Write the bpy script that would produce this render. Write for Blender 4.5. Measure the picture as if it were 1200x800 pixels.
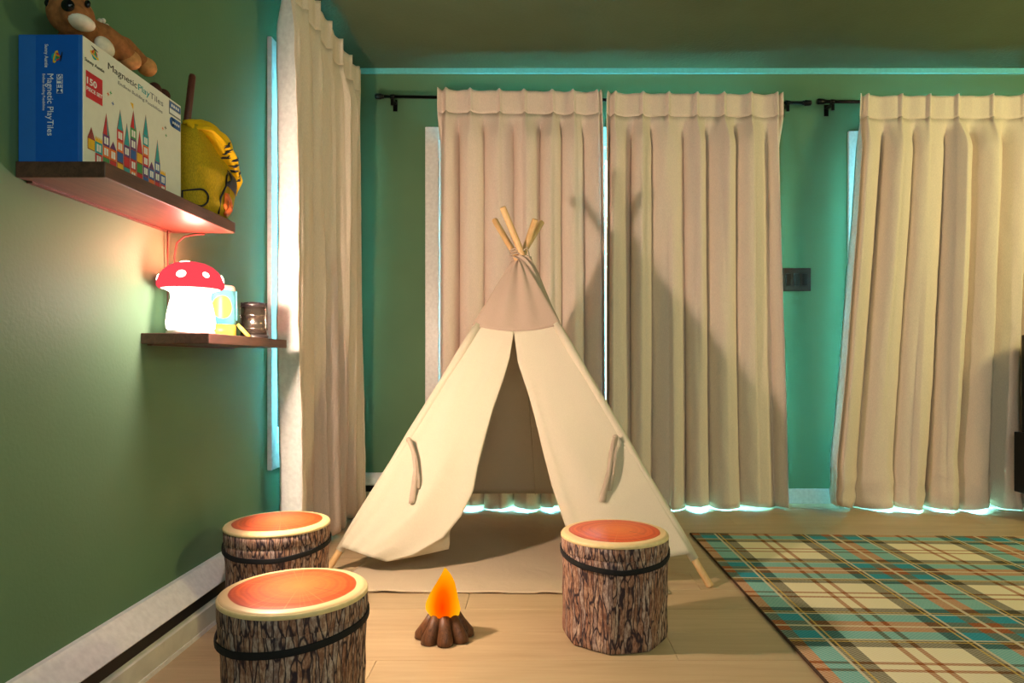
import bpy, bmesh, math, random
from mathutils import Vector, Matrix, noise

# ---------------------------------------------------------------- clear
for o in list(bpy.data.objects):
    bpy.data.objects.remove(o, do_unlink=True)
S = bpy.context.scene
COL = S.collection
PI = math.pi
R = math.radians

# ---------------------------------------------------------------- camera
cd = bpy.data.cameras.new('camera')
cam = bpy.data.objects.new('camera', cd)
COL.objects.link(cam)
cam.location = (0, 0, 0.8)
cam.rotation_euler = (PI / 2, 0, 0)
cd.sensor_width = 36
cd.lens = 24.0
cd.shift_x = -25 / 1200
cd.shift_y = 24 / 1200
cd.clip_start = 0.02
S.camera = cam
FP, CX, CY, H = 800.0, 625.0, 424.0, 0.8

# ---------------------------------------------------------------- world, lights, exposure
S.view_settings.view_transform = 'Standard'
S.view_settings.look = 'None'
S.view_settings.gamma = 1
S.view_settings.use_curve_mapping = False
S.view_settings.exposure = 0.0

W = bpy.data.worlds.new('overcast_sky')
S.world = W
W.use_nodes = True
bg = W.node_tree.nodes['Background']
bg.inputs[0].default_value = (0.20, 0.76, 0.96, 1)
bg.inputs[1].default_value = 190.0


def area(name, loc, target, size, power, color, size_y=None):
    l = bpy.data.lights.new(name, 'AREA')
    l.shape = 'RECTANGLE'
    l.size = size
    l.size_y = size_y or size
    l.energy = power
    l.color = color
    o = bpy.data.objects.new(name, l)
    COL.objects.link(o)
    o.location = loc
    o.rotation_euler = (Vector(target) - Vector(loc)).to_track_quat('-Z', 'Y').to_euler()
    return o


# cool fill light added behind the camera
area('rear_fill_light', (0.2, -1.3, 1.35), (0.1, 3.0, 0.7), 1.5, 14, (0.82, 1.0, 0.96), 1.2)
# added fill light near the ceiling, behind and right of the camera, and a wall lamp on the right
area('ceiling_fill_light', (1.5, -0.5, 2.3), (1.3, 3.2, 0.7), 0.8, 22, (0.93, 1.0, 0.78))
area('side_lamp_light', (3.6, 2.1, 1.9), (0.9, 3.9, 1.5), 0.4, 36, (1.0, 0.88, 0.38))


# ---------------------------------------------------------------- materials
def lin(c):
    c = c / 255
    return c / 12.92 if c <= 0.04045 else ((c + 0.055) / 1.055) ** 2.4


def rgb(r, g, b):
    return (lin(r), lin(g), lin(b), 1)


class NT:
    """small helper to write node graphs"""

    def __init__(self, name):
        self.m = bpy.data.materials.new(name)
        self.m.use_nodes = True
        self.t = self.m.node_tree
        self.t.nodes.clear()
        self.out = self.n('ShaderNodeOutputMaterial')

    def n(self, kind, **kw):
        x = self.t.nodes.new(kind)
        for k, v in kw.items():
            setattr(x, k, v)
        return x

    def l(self, a, b):
        self.t.links.new(a, b)

    def put(self, sock, v):
        if hasattr(v, 'is_linked') or hasattr(v, 'links'):
            self.l(v, sock)
        else:
            sock.default_value = v

    def math(self, op, a, b=0.0, c=0.0, clamp=False):
        x = self.n('ShaderNodeMath', operation=op, use_clamp=clamp)
        self.put(x.inputs[0], a)
        self.put(x.inputs[1], b)
        self.put(x.inputs[2], c)
        return x.outputs[0]

    def mix(self, f, a, b, blend='MIX'):
        x = self.n('ShaderNodeMix', data_type='RGBA', blend_type=blend)
        self.put(x.inputs[0], f)
        self.put(x.inputs[6], a)
        self.put(x.inputs[7], b)
        return x.outputs[2]

    def coords(self, scale=(1, 1, 1), kind='Object', loc=None):
        tc = self.n('ShaderNodeTexCoord')
        mp = self.n('ShaderNodeMapping')
        mp.inputs['Scale'].default_value = scale
        self.l(tc.outputs[kind], mp.inputs[0])
        if loc is not None:
            self.put(mp.inputs['Location'], loc)
        return mp.outputs[0]

    def noise(self, vec, scale, detail=3, rough=0.5, dist=0.0):
        x = self.n('ShaderNodeTexNoise')
        if vec is not None:
            self.l(vec, x.inputs['Vector'])
        x.inputs['Scale'].default_value = scale
        x.inputs['Detail'].default_value = detail
        x.inputs['Roughness'].default_value = rough
        x.inputs['Distortion'].default_value = dist
        return x.outputs['Fac']

    def ramp(self, f, stops, interp='LINEAR'):
        x = self.n('ShaderNodeValToRGB')
        self.put(x.inputs[0], f)
        e = x.color_ramp.elements
        x.color_ramp.interpolation = interp
        while len(e) < len(stops):
            e.new(0.5)
        for i, (p, c) in enumerate(stops):
            e[i].position = p
            e[i].color = c if len(c) == 4 else (*c, 1)
        return x.outputs[0]

    def bump(self, h, strength=0.3, dist=0.002):
        x = self.n('ShaderNodeBump')
        self.put(x.inputs['Height'], h)
        x.inputs['Strength'].default_value = strength
        x.inputs['Distance'].default_value = dist
        return x.outputs[0]

    def pbr(self, color, rough=0.6, normal=None, metal=0.0, spec=0.5, **kw):
        p = self.n('ShaderNodeBsdfPrincipled')
        self.put(p.inputs['Base Color'], color)
        self.put(p.inputs['Roughness'], rough)
        p.inputs['Metallic'].default_value = metal
        p.inputs['Specular IOR Level'].default_value = spec
        for k, v in kw.items():
            self.put(p.inputs[k.replace('_', ' ')], v)
        if normal is not None:
            self.l(normal, p.inputs['Normal'])
        self.l(p.outputs[0], self.out.inputs[0])
        return p


def plain(name, c, rough=0.6, metal=0.0, spec=0.4, grain=60, var=0.08, bump=0.08):
    t = NT(name)
    v = t.coords()
    f = t.noise(v, grain, 3)
    lo = tuple(x * (1 - var) for x in c[:3]) + (1,)
    hi = tuple(min(1, x * (1 + var)) for x in c[:3]) + (1,)
    t.pbr(t.ramp(f, [(0.3, lo), (0.7, hi)]), rough, t.bump(f, bump, 0.001), metal, spec)
    return t.m


def m_wall(name, c, scale=120, strength=0.16, rough=0.62):
    t = NT(name)
    v = t.coords()
    f = t.noise(v, scale, 2, 0.4)
    g = t.noise(v, 2.2, 3)
    lo = tuple(x * 0.93 for x in c[:3]) + (1,)
    hi = tuple(x * 1.07 for x in c[:3]) + (1,)
    t.pbr(t.ramp(g, [(0.3, lo), (0.7, hi)]), rough, t.bump(f, strength, 0.003), spec=0.15)
    return t.m


def m_fabric(name, c, weave=420, var=0.06, crinkle=0.35, trans=0.0, rough=0.9):
    t = NT(name)
    v = t.coords()
    w = t.noise(t.coords((1, 1, 0.25)), weave, 1)
    big = t.noise(v, 9, 4, 0.55, 0.6)
    lo = tuple(x * (1 - var) for x in c[:3]) + (1,)
    hi = tuple(min(1, x * (1 + var)) for x in c[:3]) + (1,)
    colr = t.ramp(w, [(0.3, lo), (0.7, hi)])
    b1 = t.bump(big, crinkle, 0.012)
    b2 = t.n('ShaderNodeBump')
    t.l(w, b2.inputs['Height'])
    b2.inputs['Strength'].default_value = 0.15
    b2.inputs['Distance'].default_value = 0.0008
    t.l(b1, b2.inputs['Normal'])
    p = t.pbr(colr, rough, b2.outputs[0], spec=0.15)
    if trans > 0:
        tr = t.n('ShaderNodeBsdfTranslucent')
        t.l(colr, tr.inputs[0])
        mx = t.n('ShaderNodeMixShader')
        mx.inputs[0].default_value = trans
        t.l(p.outputs[0], mx.inputs[1])
        t.l(tr.outputs[0], mx.inputs[2])
        t.l(mx.outputs[0], t.out.inputs[0])
    return t.m


def m_wood(name, dark, light, axis='Y', scale=1.0, rough=0.45, per_object=False, contrast=(0.3, 0.72)):
    t = NT(name)
    sc = {'X': (1.2, 14, 14), 'Y': (14, 1.2, 14), 'Z': (14, 14, 1.2)}[axis]
    loc = None
    if per_object:
        oi = t.n('ShaderNodeObjectInfo')
        cmb = t.n('ShaderNodeCombineXYZ')
        t.l(t.math('MULTIPLY', oi.outputs['Random'], 37.0), cmb.inputs[0])
        t.l(t.math('MULTIPLY', oi.outputs['Random'], 91.0), cmb.inputs[1])
        loc = cmb.outputs[0]
    v = t.coords(tuple(s * scale for s in sc), loc=loc)
    f = t.noise(v, 1.0, 6, 0.62, 1.2)
    f2 = t.noise(v, 5.0, 3, 0.5, 0.2)
    fac = t.math('ADD', t.math('MULTIPLY', f, 0.75), t.math('MULTIPLY', f2, 0.25))
    c = t.ramp(fac, [(contrast[0], dark), (contrast[1], light)])
    if per_object:
        k = t.math('ADD', t.math('MULTIPLY', oi.outputs['Random'], 0.10), 0.92)
        c = t.mix(1.0, c, t.n('ShaderNodeCombineColor').outputs[0], 'MIX') if False else c
        hs = t.n('ShaderNodeHueSaturation')
        t.l(c, hs.inputs['Color'])
        t.l(k, hs.inputs['Value'])
        c = hs.outputs[0]
    t.pbr(c, rough, t.bump(fac, 0.12, 0.0015), spec=0.4)
    return t.m


def m_emit(name, c, strength):
    t = NT(name)
    e = t.n('ShaderNodeEmission')
    e.inputs[0].default_value = c
    e.inputs[1].default_value = strength
    t.l(e.outputs[0], t.out.inputs[0])
    return t.m


def m_glass(name):
    t = NT(name)
    a = t.n('ShaderNodeBsdfTransparent')
    a.inputs[0].default_value = (0.93, 0.98, 0.98, 1)
    g = t.n('ShaderNodeBsdfGlossy')
    g.inputs['Roughness'].default_value = 0.02
    fr = t.n('ShaderNodeFresnel')
    fr.inputs[0].default_value = 1.45
    mx = t.n('ShaderNodeMixShader')
    t.l(fr.outputs[0], mx.inputs[0])
    t.l(a.outputs[0], mx.inputs[1])
    t.l(g.outputs[0], mx.inputs[2])
    t.l(mx.outputs[0], t.out.inputs[0])
    return t.m


def m_bark():
    t = NT('printed_bark')
    d = t.n('ShaderNodeTexCoord')
    v = t.coords((1, 1, 0.11))
    wob = t.n('ShaderNodeTexNoise')
    t.l(t.coords((1, 1, 0.45)), wob.inputs['Vector'])
    wob.inputs['Scale'].default_value = 24
    wob.inputs['Detail'].default_value = 3
    off = t.n('ShaderNodeVectorMath', operation='SCALE')
    sub = t.n('ShaderNodeVectorMath', operation='SUBTRACT')
    t.l(wob.outputs['Color'], sub.inputs[0])
    sub.inputs[1].default_value = (0.5, 0.5, 0.5)
    t.l(sub.outputs[0], off.inputs[0])
    off.inputs['Scale'].default_value = 0.022
    add = t.n('ShaderNodeVectorMath', operation='ADD')
    t.l(v, add.inputs[0])
    t.l(off.outputs[0], add.inputs[1])
    vo = t.n('ShaderNodeTexVoronoi', feature='DISTANCE_TO_EDGE')
    t.l(add.outputs[0], vo.inputs['Vector'])
    vo.inputs['Scale'].default_value = 80
    crack = vo.outputs['Distance']
    vc = t.n('ShaderNodeTexVoronoi', feature='F1')
    t.l(add.outputs[0], vc.inputs['Vector'])
    vc.inputs['Scale'].default_value = 80
    sep = t.n('ShaderNodeSeparateColor')
    t.l(vc.outputs['Color'], sep.inputs[0])
    base = t.ramp(sep.outputs[0], [(0.0, rgb(196, 152, 130)), (0.4, rgb(226, 190, 162)), (0.7, rgb(214, 198, 190)), (1.0, rgb(244, 216, 190))])
    fine = t.noise(t.coords((1, 1, 0.35)), 130, 4, 0.7)
    base = t.mix(t.math('MULTIPLY', t.ramp(fine, [(0.42, (0, 0, 0, 1)), (0.6, (1, 1, 1, 1))]), 0.5), t.mix(1.0, base, rgb(150, 130, 125), 'MULTIPLY'), base)
    k = t.ramp(crack, [(0.0, (0, 0, 0, 1)), (0.035, (0.08, 0.08, 0.08, 1)), (0.10, (1, 1, 1, 1))])
    c = t.mix(k, rgb(50, 40, 48), base)
    t.pbr(c, 0.8, t.bump(k, 0.25, 0.002), spec=0.2)
    return t.m


def m_rings():
    t = NT('printed_tree_rings')
    tc = t.n('ShaderNodeTexCoord')
    sp = t.n('ShaderNodeSeparateXYZ')
    t.l(tc.outputs['Object'], sp.inputs[0])
    x, y = sp.outputs[0], sp.outputs[1]
    r0 = t.math('SQRT', t.math('ADD', t.math('MULTIPLY', x, x), t.math('MULTIPLY', y, y)))
    v = t.coords()
    w = t.math('MULTIPLY', t.math('SUBTRACT', t.noise(v, 9, 2), 0.5), 0.030)
    xo = t.math('SUBTRACT', x, 0.012)
    r1 = t.math('SQRT', t.math('ADD', t.math('MULTIPLY', xo, xo), t.math('MULTIPLY', y, y)))
    r = t.math('ADD', r1, w)
    ring = t.math('ADD', t.math('MULTIPLY', t.math('SINE', t.math('MULTIPLY', r, 520)), 0.22),
                  t.math('MULTIPLY', t.math('SINE', t.math('MULTIPLY', r, 217)), 0.28))
    ring = t.math('ADD', ring, 0.5)
    heart = t.mix(ring, rgb(198, 62, 20), rgb(230, 98, 36))
    heart = t.mix(t.math('MULTIPLY', r, 9.0, clamp=True), rgb(236, 124, 56), heart)
    ang = t.math('ARCTAN2', y, xo)
    rays = t.n('ShaderNodeTexNoise', noise_dimensions='1D')
    t.l(t.math('MULTIPLY', ang, 16), rays.inputs['W'])
    rays.inputs['Scale'].default_value = 1.0
    heart = t.mix(t.math('MULTIPLY', t.ramp(rays.outputs['Fac'], [(0.58, (0, 0, 0, 1)), (0.8, (1, 1, 1, 1))]), 0.30), heart, rgb(240, 170, 110))
    # a drying crack from near the centre
    da = t.math('ABSOLUTE', t.math('ADD', ang, t.math('ADD', 0.62, t.math('MULTIPLY', w, 6))))
    cr = t.math('MULTIPLY', t.math('LESS_THAN', t.math('MULTIPLY', da, r), 0.0011),
                t.math('MULTIPLY', t.math('GREATER_THAN', r, 0.04), t.math('LESS_THAN', r, 0.088)))
    heart = t.mix(t.math('MULTIPLY', cr, 0.8), heart, rgb(96, 40, 30))
    edge = t.math('ADD', r0, t.math('MULTIPLY', w, 0.35))
    c = t.mix(t.ramp(t.math('MULTIPLY', edge, 6.0), [(0.793, (0, 0, 0, 1)), (0.803, (1, 1, 1, 1))]), heart, rgb(238, 206, 152))
    rim = t.ramp(t.math('MULTIPLY', edge, 6.0), [(0.76, (0, 0, 0, 1)), (0.785, (1, 1, 1, 1)), (0.793, (1, 1, 1, 1)), (0.80, (0, 0, 0, 1))])
    c = t.mix(t.math('MULTIPLY', rim, 0.6), c, rgb(170, 62, 34))
    t.pbr(c, 0.38, spec=0.4)
    return t.m


RUG_X0, RUG_Y0, RUG_PX, RUG_PY = 0.722, 3.168, 0.6425, 0.5536


def m_rug():
    t = NT('plaid_rug_weave')
    tc = t.n('ShaderNodeTexCoord')
    sp = t.n('ShaderNodeSeparateXYZ')
    t.l(tc.outputs['UV'], sp.inputs[0])

    def tri(a):  # 0 at band centre, 1 half a period away
        fr = t.math('FRACT', a)
        return t.math('SUBTRACT', 1.0, t.math('ABSOLUTE', t.math('SUBTRACT', t.math('MULTIPLY', fr, 2.0), 1.0)))
    u, v = tri(sp.outputs[0]), tri(sp.outputs[1])
    W_ = (1, 1, 1, 1)
    OR = (0.56, 0.27, 0.16, 1)
    BR = (0.54, 0.28, 0.17, 1)
    TE = (0.11, 0.55, 0.82, 1)
    GR = (0.20, 0.19, 0.165, 1)
    stops = [(0.0, BR), (0.07, OR), (0.14, TE), (0.345, GR), (0.55, W_), (0.893, (0.55, 0.26, 0.13, 1)), (0.948, W_)]
    fu = t.ramp(u, stops, 'CONSTANT')
    fv = t.ramp(v, stops, 'CONSTANT')
    c = t.mix(1.0, fu, fv, 'MULTIPLY')
    cream = rgb(238, 222, 178)
    c = t.mix(1.0, c, cream, 'MULTIPLY')
    dark = t.mix(1.0, c, (1.5, 1.5, 1.5, 1), 'MULTIPLY')
    # diagonal twill hatch
    hat = t.math('FRACT', t.math('ADD', t.math('MULTIPLY', sp.outputs[0], 46), t.math('MULTIPLY', sp.outputs[1], 40)))
    hat = t.math('GREATER_THAN', hat, 0.5)
    c = t.mix(t.math('MULTIPLY', hat, 0.75), c, t.mix(0.5, t.mix(0.5, fu, fv), cream, 'MULTIPLY'))
    Z0 = (0, 0, 0, 1)
    def lines(w):
        return t.ramp(w, [(0.0, W_), (0.016, Z0), (0.347, W_), (0.373, Z0)], 'CONSTANT')
    def yellow(w):
        return t.ramp(w, [(0.0, Z0), (0.405, W_), (0.425, Z0)], 'CONSTANT')
    lw = t.math('MAXIMUM', lines(u), lines(v))
    ly = t.math('MAXIMUM', yellow(u), yellow(v))
    c = t.mix(t.math('MULTIPLY', ly, 0.8), c, rgb(215, 180, 95))
    c = t.mix(t.math('MULTIPLY', lw, 0.8), c, rgb(222, 210, 180))
    f = t.noise(t.coords(), 500, 2)
    t.pbr(c, 0.95, t.bump(f, 0.5, 0.002), spec=0.1)
    return t.m


def m_flame():
    t = NT('glowing_flame_plastic')
    tc = t.n('ShaderNodeTexCoord')
    sp = t.n('ShaderNodeSeparateXYZ')
    t.l(tc.outputs['Object'], sp.inputs[0])
    x, y, z = sp.outputs
    dx = t.math('MULTIPLY', x, 1.5)
    dz = t.math('SUBTRACT', z, 0.102)
    d = t.math('SQRT', t.math('ADD', t.math('MULTIPLY', dx, dx), t.math('MULTIPLY', t.math('MULTIPLY', dz, dz), 0.45)))
    d = t.math('MULTIPLY', t.math('ADD', d, t.math('MULTIPLY', t.noise(t.coords(), 30, 2), 0.008)), 14)
    c = t.ramp(d, [(0.05, (1.0, 0.05, 0.0, 1)), (0.45, (1.0, 0.13, 0.0, 1)), (0.8, (1.0, 0.34, 0.002, 1)), (1.0, (1.0, 0.46, 0.01, 1))])
    e = t.n('ShaderNodeEmission')
    t.l(c, e.inputs[0])
    e.inputs[1].default_value = 1.05
    t.l(e.outputs[0], t.out.inputs[0])
    return t.m


M = {}
M['wall'] = m_wall('sage_green_wall_paint', rgb(93, 126, 93))
M['ceiling'] = m_wall('stippled_ceiling_paint', rgb(90, 105, 80), 75, 1.0, 0.85)
M['trim'] = plain('white_trim_paint', rgb(228, 228, 224), 0.35, bump=0.02)
M['aqua'] = plain('pale_aqua_daylight_glow', rgb(110, 200, 204), 0.5, bump=0.03)  # aqua stands in for daylight glow along the ceiling edge
M['heater'] = plain('cream_heater_enamel', rgb(205, 204, 190), 0.4, grain=14, var=0.12)
M['heater_slot'] = plain('black_heater_grille', rgb(18, 18, 18), 0.5)
M['glass'] = m_glass('window_glass')
M['curtain'] = m_fabric('beige_linen_curtain', rgb(234, 215, 200), trans=0.0)
M['lining'] = plain('white_curtain_lining', rgb(240, 240, 238), 0.9)
M['cotton'] = m_fabric('cream_cotton_canvas', rgb(222, 212, 188), 500, 0.03, 0.25, trans=0.10)
M['cap'] = m_fabric('taupe_cotton_canvas', rgb(186, 166, 148), 500, 0.03, 0.2, trans=0.05)
M['tie'] = m_fabric('grey_tie_ribbon', rgb(190, 172, 152), 500, 0.03, 0.1)
M['mat'] = m_fabric('taupe_canvas_mat', rgb(196, 178, 152), 500, 0.04, 0.5)
M['pole'] = m_wood('pine_pole', rgb(206, 160, 104), rgb(238, 204, 150), 'Z', 2.0)
M['oak'] = m_wood('oak_laminate', rgb(170, 144, 108), rgb(206, 182, 144), 'X', 0.9, 0.36, True, (0.2, 0.8))
M['subfloor'] = plain('dark_subfloor', rgb(86, 70, 52), 0.8)  # dark brown subfloor beneath the plank joints
M['walnut'] = m_wood('dark_walnut_board', rgb(58, 38, 30), rgb(104, 72, 56), 'Y', 3.0, 0.45)
M['black_metal'] = plain('black_rod_enamel', rgb(14, 14, 15), 0.3, 0.6)
M['bronze'] = plain('oil_bronze_plate', rgb(58, 48, 40), 0.45, 0.4)
M['bronze_dark'] = plain('dark_bronze_rocker', rgb(40, 33, 28), 0.4, 0.4)
M['bark'] = m_bark()
M['rings'] = m_rings()
M['rim'] = plain('cream_vinyl_piping', rgb(230, 205, 150), 0.45)
M['elastic'] = plain('black_elastic', rgb(14, 14, 18), 0.8)
M['rug'] = m_rug()
M['rug_edge'] = plain('brown_rug_binding', rgb(78, 58, 44), 0.9)
M['black'] = plain('black_painted_wood', rgb(20, 18, 17), 0.4)
M['log'] = m_wood('moulded_log_plastic', rgb(46, 26, 17), rgb(140, 92, 58), 'Z', 6.0, 0.4)
M['flame'] = m_flame()
M['stem_glow'] = m_emit('lit_white_silicone', (1.0, 0.88, 0.70, 1), 3.2)
M['cap_glow'] = m_emit('lit_red_silicone', (1.0, 0.075, 0.10, 1), 1.0)
M['lamp_base'] = plain('white_lamp_base', rgb(215, 205, 190), 0.5)
M['cord'] = plain('brown_cord', rgb(84, 48, 34), 0.5)
M['blue'] = plain('blue_print_card', rgb(14, 92, 190), 0.32, var=0.03)
M['blue_light'] = plain('lighter_blue_print_card', rgb(40, 108, 196), 0.32, var=0.03)
M['white'] = plain('white_print_card', rgb(232, 232, 222), 0.32, var=0.02)
M['p_white'] = plain('white_ink', rgb(240, 240, 240), 0.4)
M['p_black'] = plain('black_ink', rgb(25, 26, 34), 0.4)
M['p_grey'] = plain('grey_ink', rgb(120, 125, 130), 0.4)
M['p_red'] = plain('red_ink', rgb(206, 36, 50), 0.4)
M['p_teal'] = plain('teal_ink', rgb(20, 160, 170), 0.4)
M['p_yellow'] = plain('yellow_ink', rgb(238, 186, 28), 0.4)
M['p_orange'] = plain('orange_ink', rgb(232, 110, 40), 0.4)
M['p_purple'] = plain('purple_ink', rgb(96, 48, 122), 0.4)
M['p_green'] = plain('green_ink', rgb(52, 150, 84), 0.4)
M['p_blue'] = plain('blue_ink', rgb(30, 92, 170), 0.4)
M['p_outline'] = plain('brown_red_ink', rgb(150, 50, 44), 0.4)
M['fur'] = plain('caramel_plush', rgb(152, 96, 54), 0.95, grain=90, var=0.25, bump=0.5)
M['fur_dark'] = plain('dark_brown_plush', rgb(74, 38, 28), 0.9, grain=90, var=0.25, bump=0.5)
M['fur_tan'] = plain('tan_plush', rgb(196, 136, 82), 0.95, grain=90, var=0.15, bump=0.5)
M['fur_white'] = plain('white_plush', rgb(225, 215, 200), 0.95, grain=90, var=0.1, bump=0.5)
M['bead'] = plain('glossy_black_bead', rgb(10, 12, 18), 0.12)
M['stick'] = m_wood('red_brown_stick', rgb(70, 30, 22), rgb(112, 56, 42), 'Z', 5.0)
M['mesh_bag'] = m_fabric('yellow_bag_mesh', rgb(206, 172, 36), 600, 0.2, 0.6, trans=0.25, rough=0.6)
M['bag_top'] = m_fabric('bright_yellow_bag_cloth', rgb(244, 190, 24), 500, 0.06, 0.5, rough=0.6)
M['cup_blue'] = plain('sky_blue_plastic', rgb(92, 178, 186), 0.3)
M['cup_yellow'] = plain('yellow_plastic', rgb(240, 200, 70), 0.35)
M['cup_peach'] = plain('peach_plastic', rgb(240, 200, 176), 0.35)
M['gunmetal'] = plain('gunmetal_lantern', rgb(120, 108, 98), 0.22, 0.9)
M['gunmetal_dark'] = plain('dark_lantern_plastic', rgb(36, 30, 30), 0.35)
M['chrome'] = plain('bright_wire', rgb(200, 190, 180), 0.2, 1.0)
M['ground'] = plain('pale_patio_concrete', rgb(170, 172, 168), 0.9)


# ---------------------------------------------------------------- mesh helpers
def obj(name, bm, mat, parent=None, loc=None, smooth=False):
    me = bpy.data.meshes.new(name)
    if smooth:
        for f in bm.faces:
            f.smooth = True
    bm.normal_update()
    bm.to_mesh(me)
    bm.free()
    mats = mat if isinstance(mat, (list, tuple)) else [mat]
    for m in mats:
        me.materials.append(m)
    o = bpy.data.objects.new(name, me)
    COL.objects.link(o)
    if parent is not None:
        o.parent = parent
    if loc is not None:
        o.location = loc
    return o


def tag(o, label=None, cat=None, group=None, kind=None):
    if label:
        o['label'] = label
    if cat:
        o['category'] = cat
    if group:
        o['group'] = group
    if kind:
        o['kind'] = kind
    return o


def empty(name, loc, label=None, cat=None, group=None, kind=None, rz=0.0):
    o = bpy.data.objects.new(name, None)
    o.empty_display_size = 0.05
    COL.objects.link(o)
    o.location = loc
    o.rotation_euler = (0, 0, rz)
    return tag(o, label, cat, group, kind)


def box(bm, lo, hi, bevel=0.0, mi=0):
    lo, hi = Vector(lo), Vector(hi)
    r = bmesh.ops.create_cube(bm, size=1.0, matrix=Matrix.Translation((lo + hi) / 2) @ Matrix.Diagonal((*(hi - lo), 1)))
    fs = {f for v in r['verts'] for f in v.link_faces}
    for f in fs:
        f.material_index = mi
    if bevel > 0:
        es = {e for f in fs for e in f.edges}
        q = bmesh.ops.bevel(bm, geom=list(es), offset=bevel, segments=2, affect='EDGES', profile=0.5)
        for f in q['faces']:
            f.material_index = mi
    return bm


def boxbm(lo, hi, bevel=0.0):
    return box(bmesh.new(), lo, hi, bevel)


def tube(bm, pts, rad, seg=12, cap=True, mi=0):
    pts = [Vector(p) for p in pts]
    n = len(pts)
    rs = rad if isinstance(rad, (list, tuple)) else [rad] * n
    t0 = (pts[1] - pts[0]).normalized()
    up = Vector((0, 0, 1)) if abs(t0.z) < 0.9 else Vector((1, 0, 0))
    a = t0.cross(up).normalized()
    rings = []
    for i in range(n):
        if i == 0:
            t = t0
        elif i == n - 1:
            t = (pts[-1] - pts[-2]).normalized()
        else:
            t = ((pts[i + 1] - pts[i]).normalized() + (pts[i] - pts[i - 1]).normalized()).normalized()
        a = (a - t * a.dot(t)).normalized()
        b = t.cross(a)
        rings.append([bm.verts.new(pts[i] + (a * math.cos(2 * PI * k / seg) + b * math.sin(2 * PI * k / seg)) * rs[i]) for k in range(seg)])
    for i in range(n - 1):
        for k in range(seg):
            f = bm.faces.new((rings[i][k], rings[i][(k + 1) % seg], rings[i + 1][(k + 1) % seg], rings[i + 1][k]))
            f.material_index = mi
            f.smooth = True
    if cap:
        for rg in (list(reversed(rings[0])), rings[-1]):
            f = bm.faces.new(rg)
            f.material_index = mi
    return bm


def tubebm(pts, rad, seg=12, cap=True):
    return tube(bmesh.new(), pts, rad, seg, cap)


def lathe(bm, prof, seg=32, c=(0, 0, 0), rfun=None, cap=True):
    """prof: list of (r, z); rfun(angle, z) scales the radius"""
    rings = []
    for r, z in prof:
        ring = []
        for k in range(seg):
            a = 2 * PI * k / seg
            q = r * (rfun(a, z) if rfun else 1.0)
            ring.append(bm.verts.new((c[0] + q * math.cos(a), c[1] + q * math.sin(a), c[2] + z)))
        rings.append(ring)
    for i in range(len(rings) - 1):
        for k in range(seg):
            f = bm.faces.new((rings[i][k], rings[i][(k + 1) % seg], rings[i + 1][(k + 1) % seg], rings[i + 1][k]))
            f.smooth = True
    if cap:
        bm.faces.new(list(reversed(rings[0])))
        bm.faces.new(rings[-1])
    return bm


def lathebm(prof, seg=32, rfun=None, cap=True):
    return lathe(bmesh.new(), prof, seg, (0, 0, 0), rfun, cap)


def grid(bm, fn, nu, nv, mi=0):
    """fn(u, v) -> point; u, v in 0..1"""
    vs = [[bm.verts.new(fn(i / nu, j / nv)) for i in range(nu + 1)] for j in range(nv + 1)]
    for j in range(nv):
        for i in range(nu):
            f = bm.faces.new((vs[j][i], vs[j + 1][i], vs[j + 1][i + 1], vs[j][i + 1]))
            f.smooth = True
            f.material_index = mi
    return vs


def solidify(o, t=0.003, off=0.0, back=None):
    m = o.modifiers.new('thickness', 'SOLIDIFY')
    if back:
        o.data.materials.append(back)
        m.material_offset = 1
    m.thickness = t
    m.offset = off
    return o


def ellipsoid(bm, c, r, rot=None, seg=20, mi=0):
    mt = Matrix.Translation(c) @ (rot.to_4x4() if rot else Matrix.Identity(4)) @ Matrix.Diagonal((*r, 1))
    q = bmesh.ops.create_uvsphere(bm, u_segments=seg, v_segments=max(8, seg // 2), radius=1.0, matrix=mt)
    for v in q['verts']:
        for f in v.link_faces:
            f.smooth = True
            f.material_index = mi
    return bm


def lerp(a, b, t):
    return a + (b - a) * t


def poly_at(pts, t):
    """polyline by even parameter"""
    n = len(pts) - 1
    x = min(max(t, 0), 1) * n
    i = min(int(x), n - 1)
    f = x - i
    return tuple(lerp(p, q, f) for p, q in zip(pts[i], pts[i + 1]))


def text_obj(name, body, size, mat, mtx, parent, align='LEFT', bold=0.0, fit=None):
    cu = bpy.data.curves.new(name, 'FONT')
    cu.body = body
    cu.size = size
    cu.align_x = align
    cu.extrude = 0.00015
    cu.offset = bold
    cu.resolution_u = 3
    tmp = bpy.data.objects.new(name, cu)
    COL.objects.link(tmp)
    dg = bpy.context.evaluated_depsgraph_get()
    me = bpy.data.meshes.new_from_object(tmp.evaluated_get(dg))
    bpy.data.objects.remove(tmp, do_unlink=True)
    me.materials.clear()
    me.materials.append(mat)
    if fit:
        xs = [v.co.x for v in me.vertices]
        me.transform(Matrix.Diagonal((fit / (max(xs) - min(xs)), 1, 1, 1)) @ Matrix.Translation((-min(xs), 0, 0)))
    me.transform(mtx)
    o = bpy.data.objects.new(name, me)
    COL.objects.link(o)
    if parent:
        o.parent = parent
    return o


def pxy(px, py, plane_pt, plane_n):
    """point of the picture carried onto a plane of the place (used to read sizes off the photo)"""
    d = Vector(((px - CX) / FP, 1.0, (CY - py) / FP))
    o = Vector((0, 0, H))
    k = (Vector(plane_pt) - o).dot(plane_n) / d.dot(plane_n)
    return o + d * k


# ================================================================ THE ROOM
XL, XR, YB, YF, ZC = -1.03, 3.7, 3.865, -1.4, 2.458
T = 0.12


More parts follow.
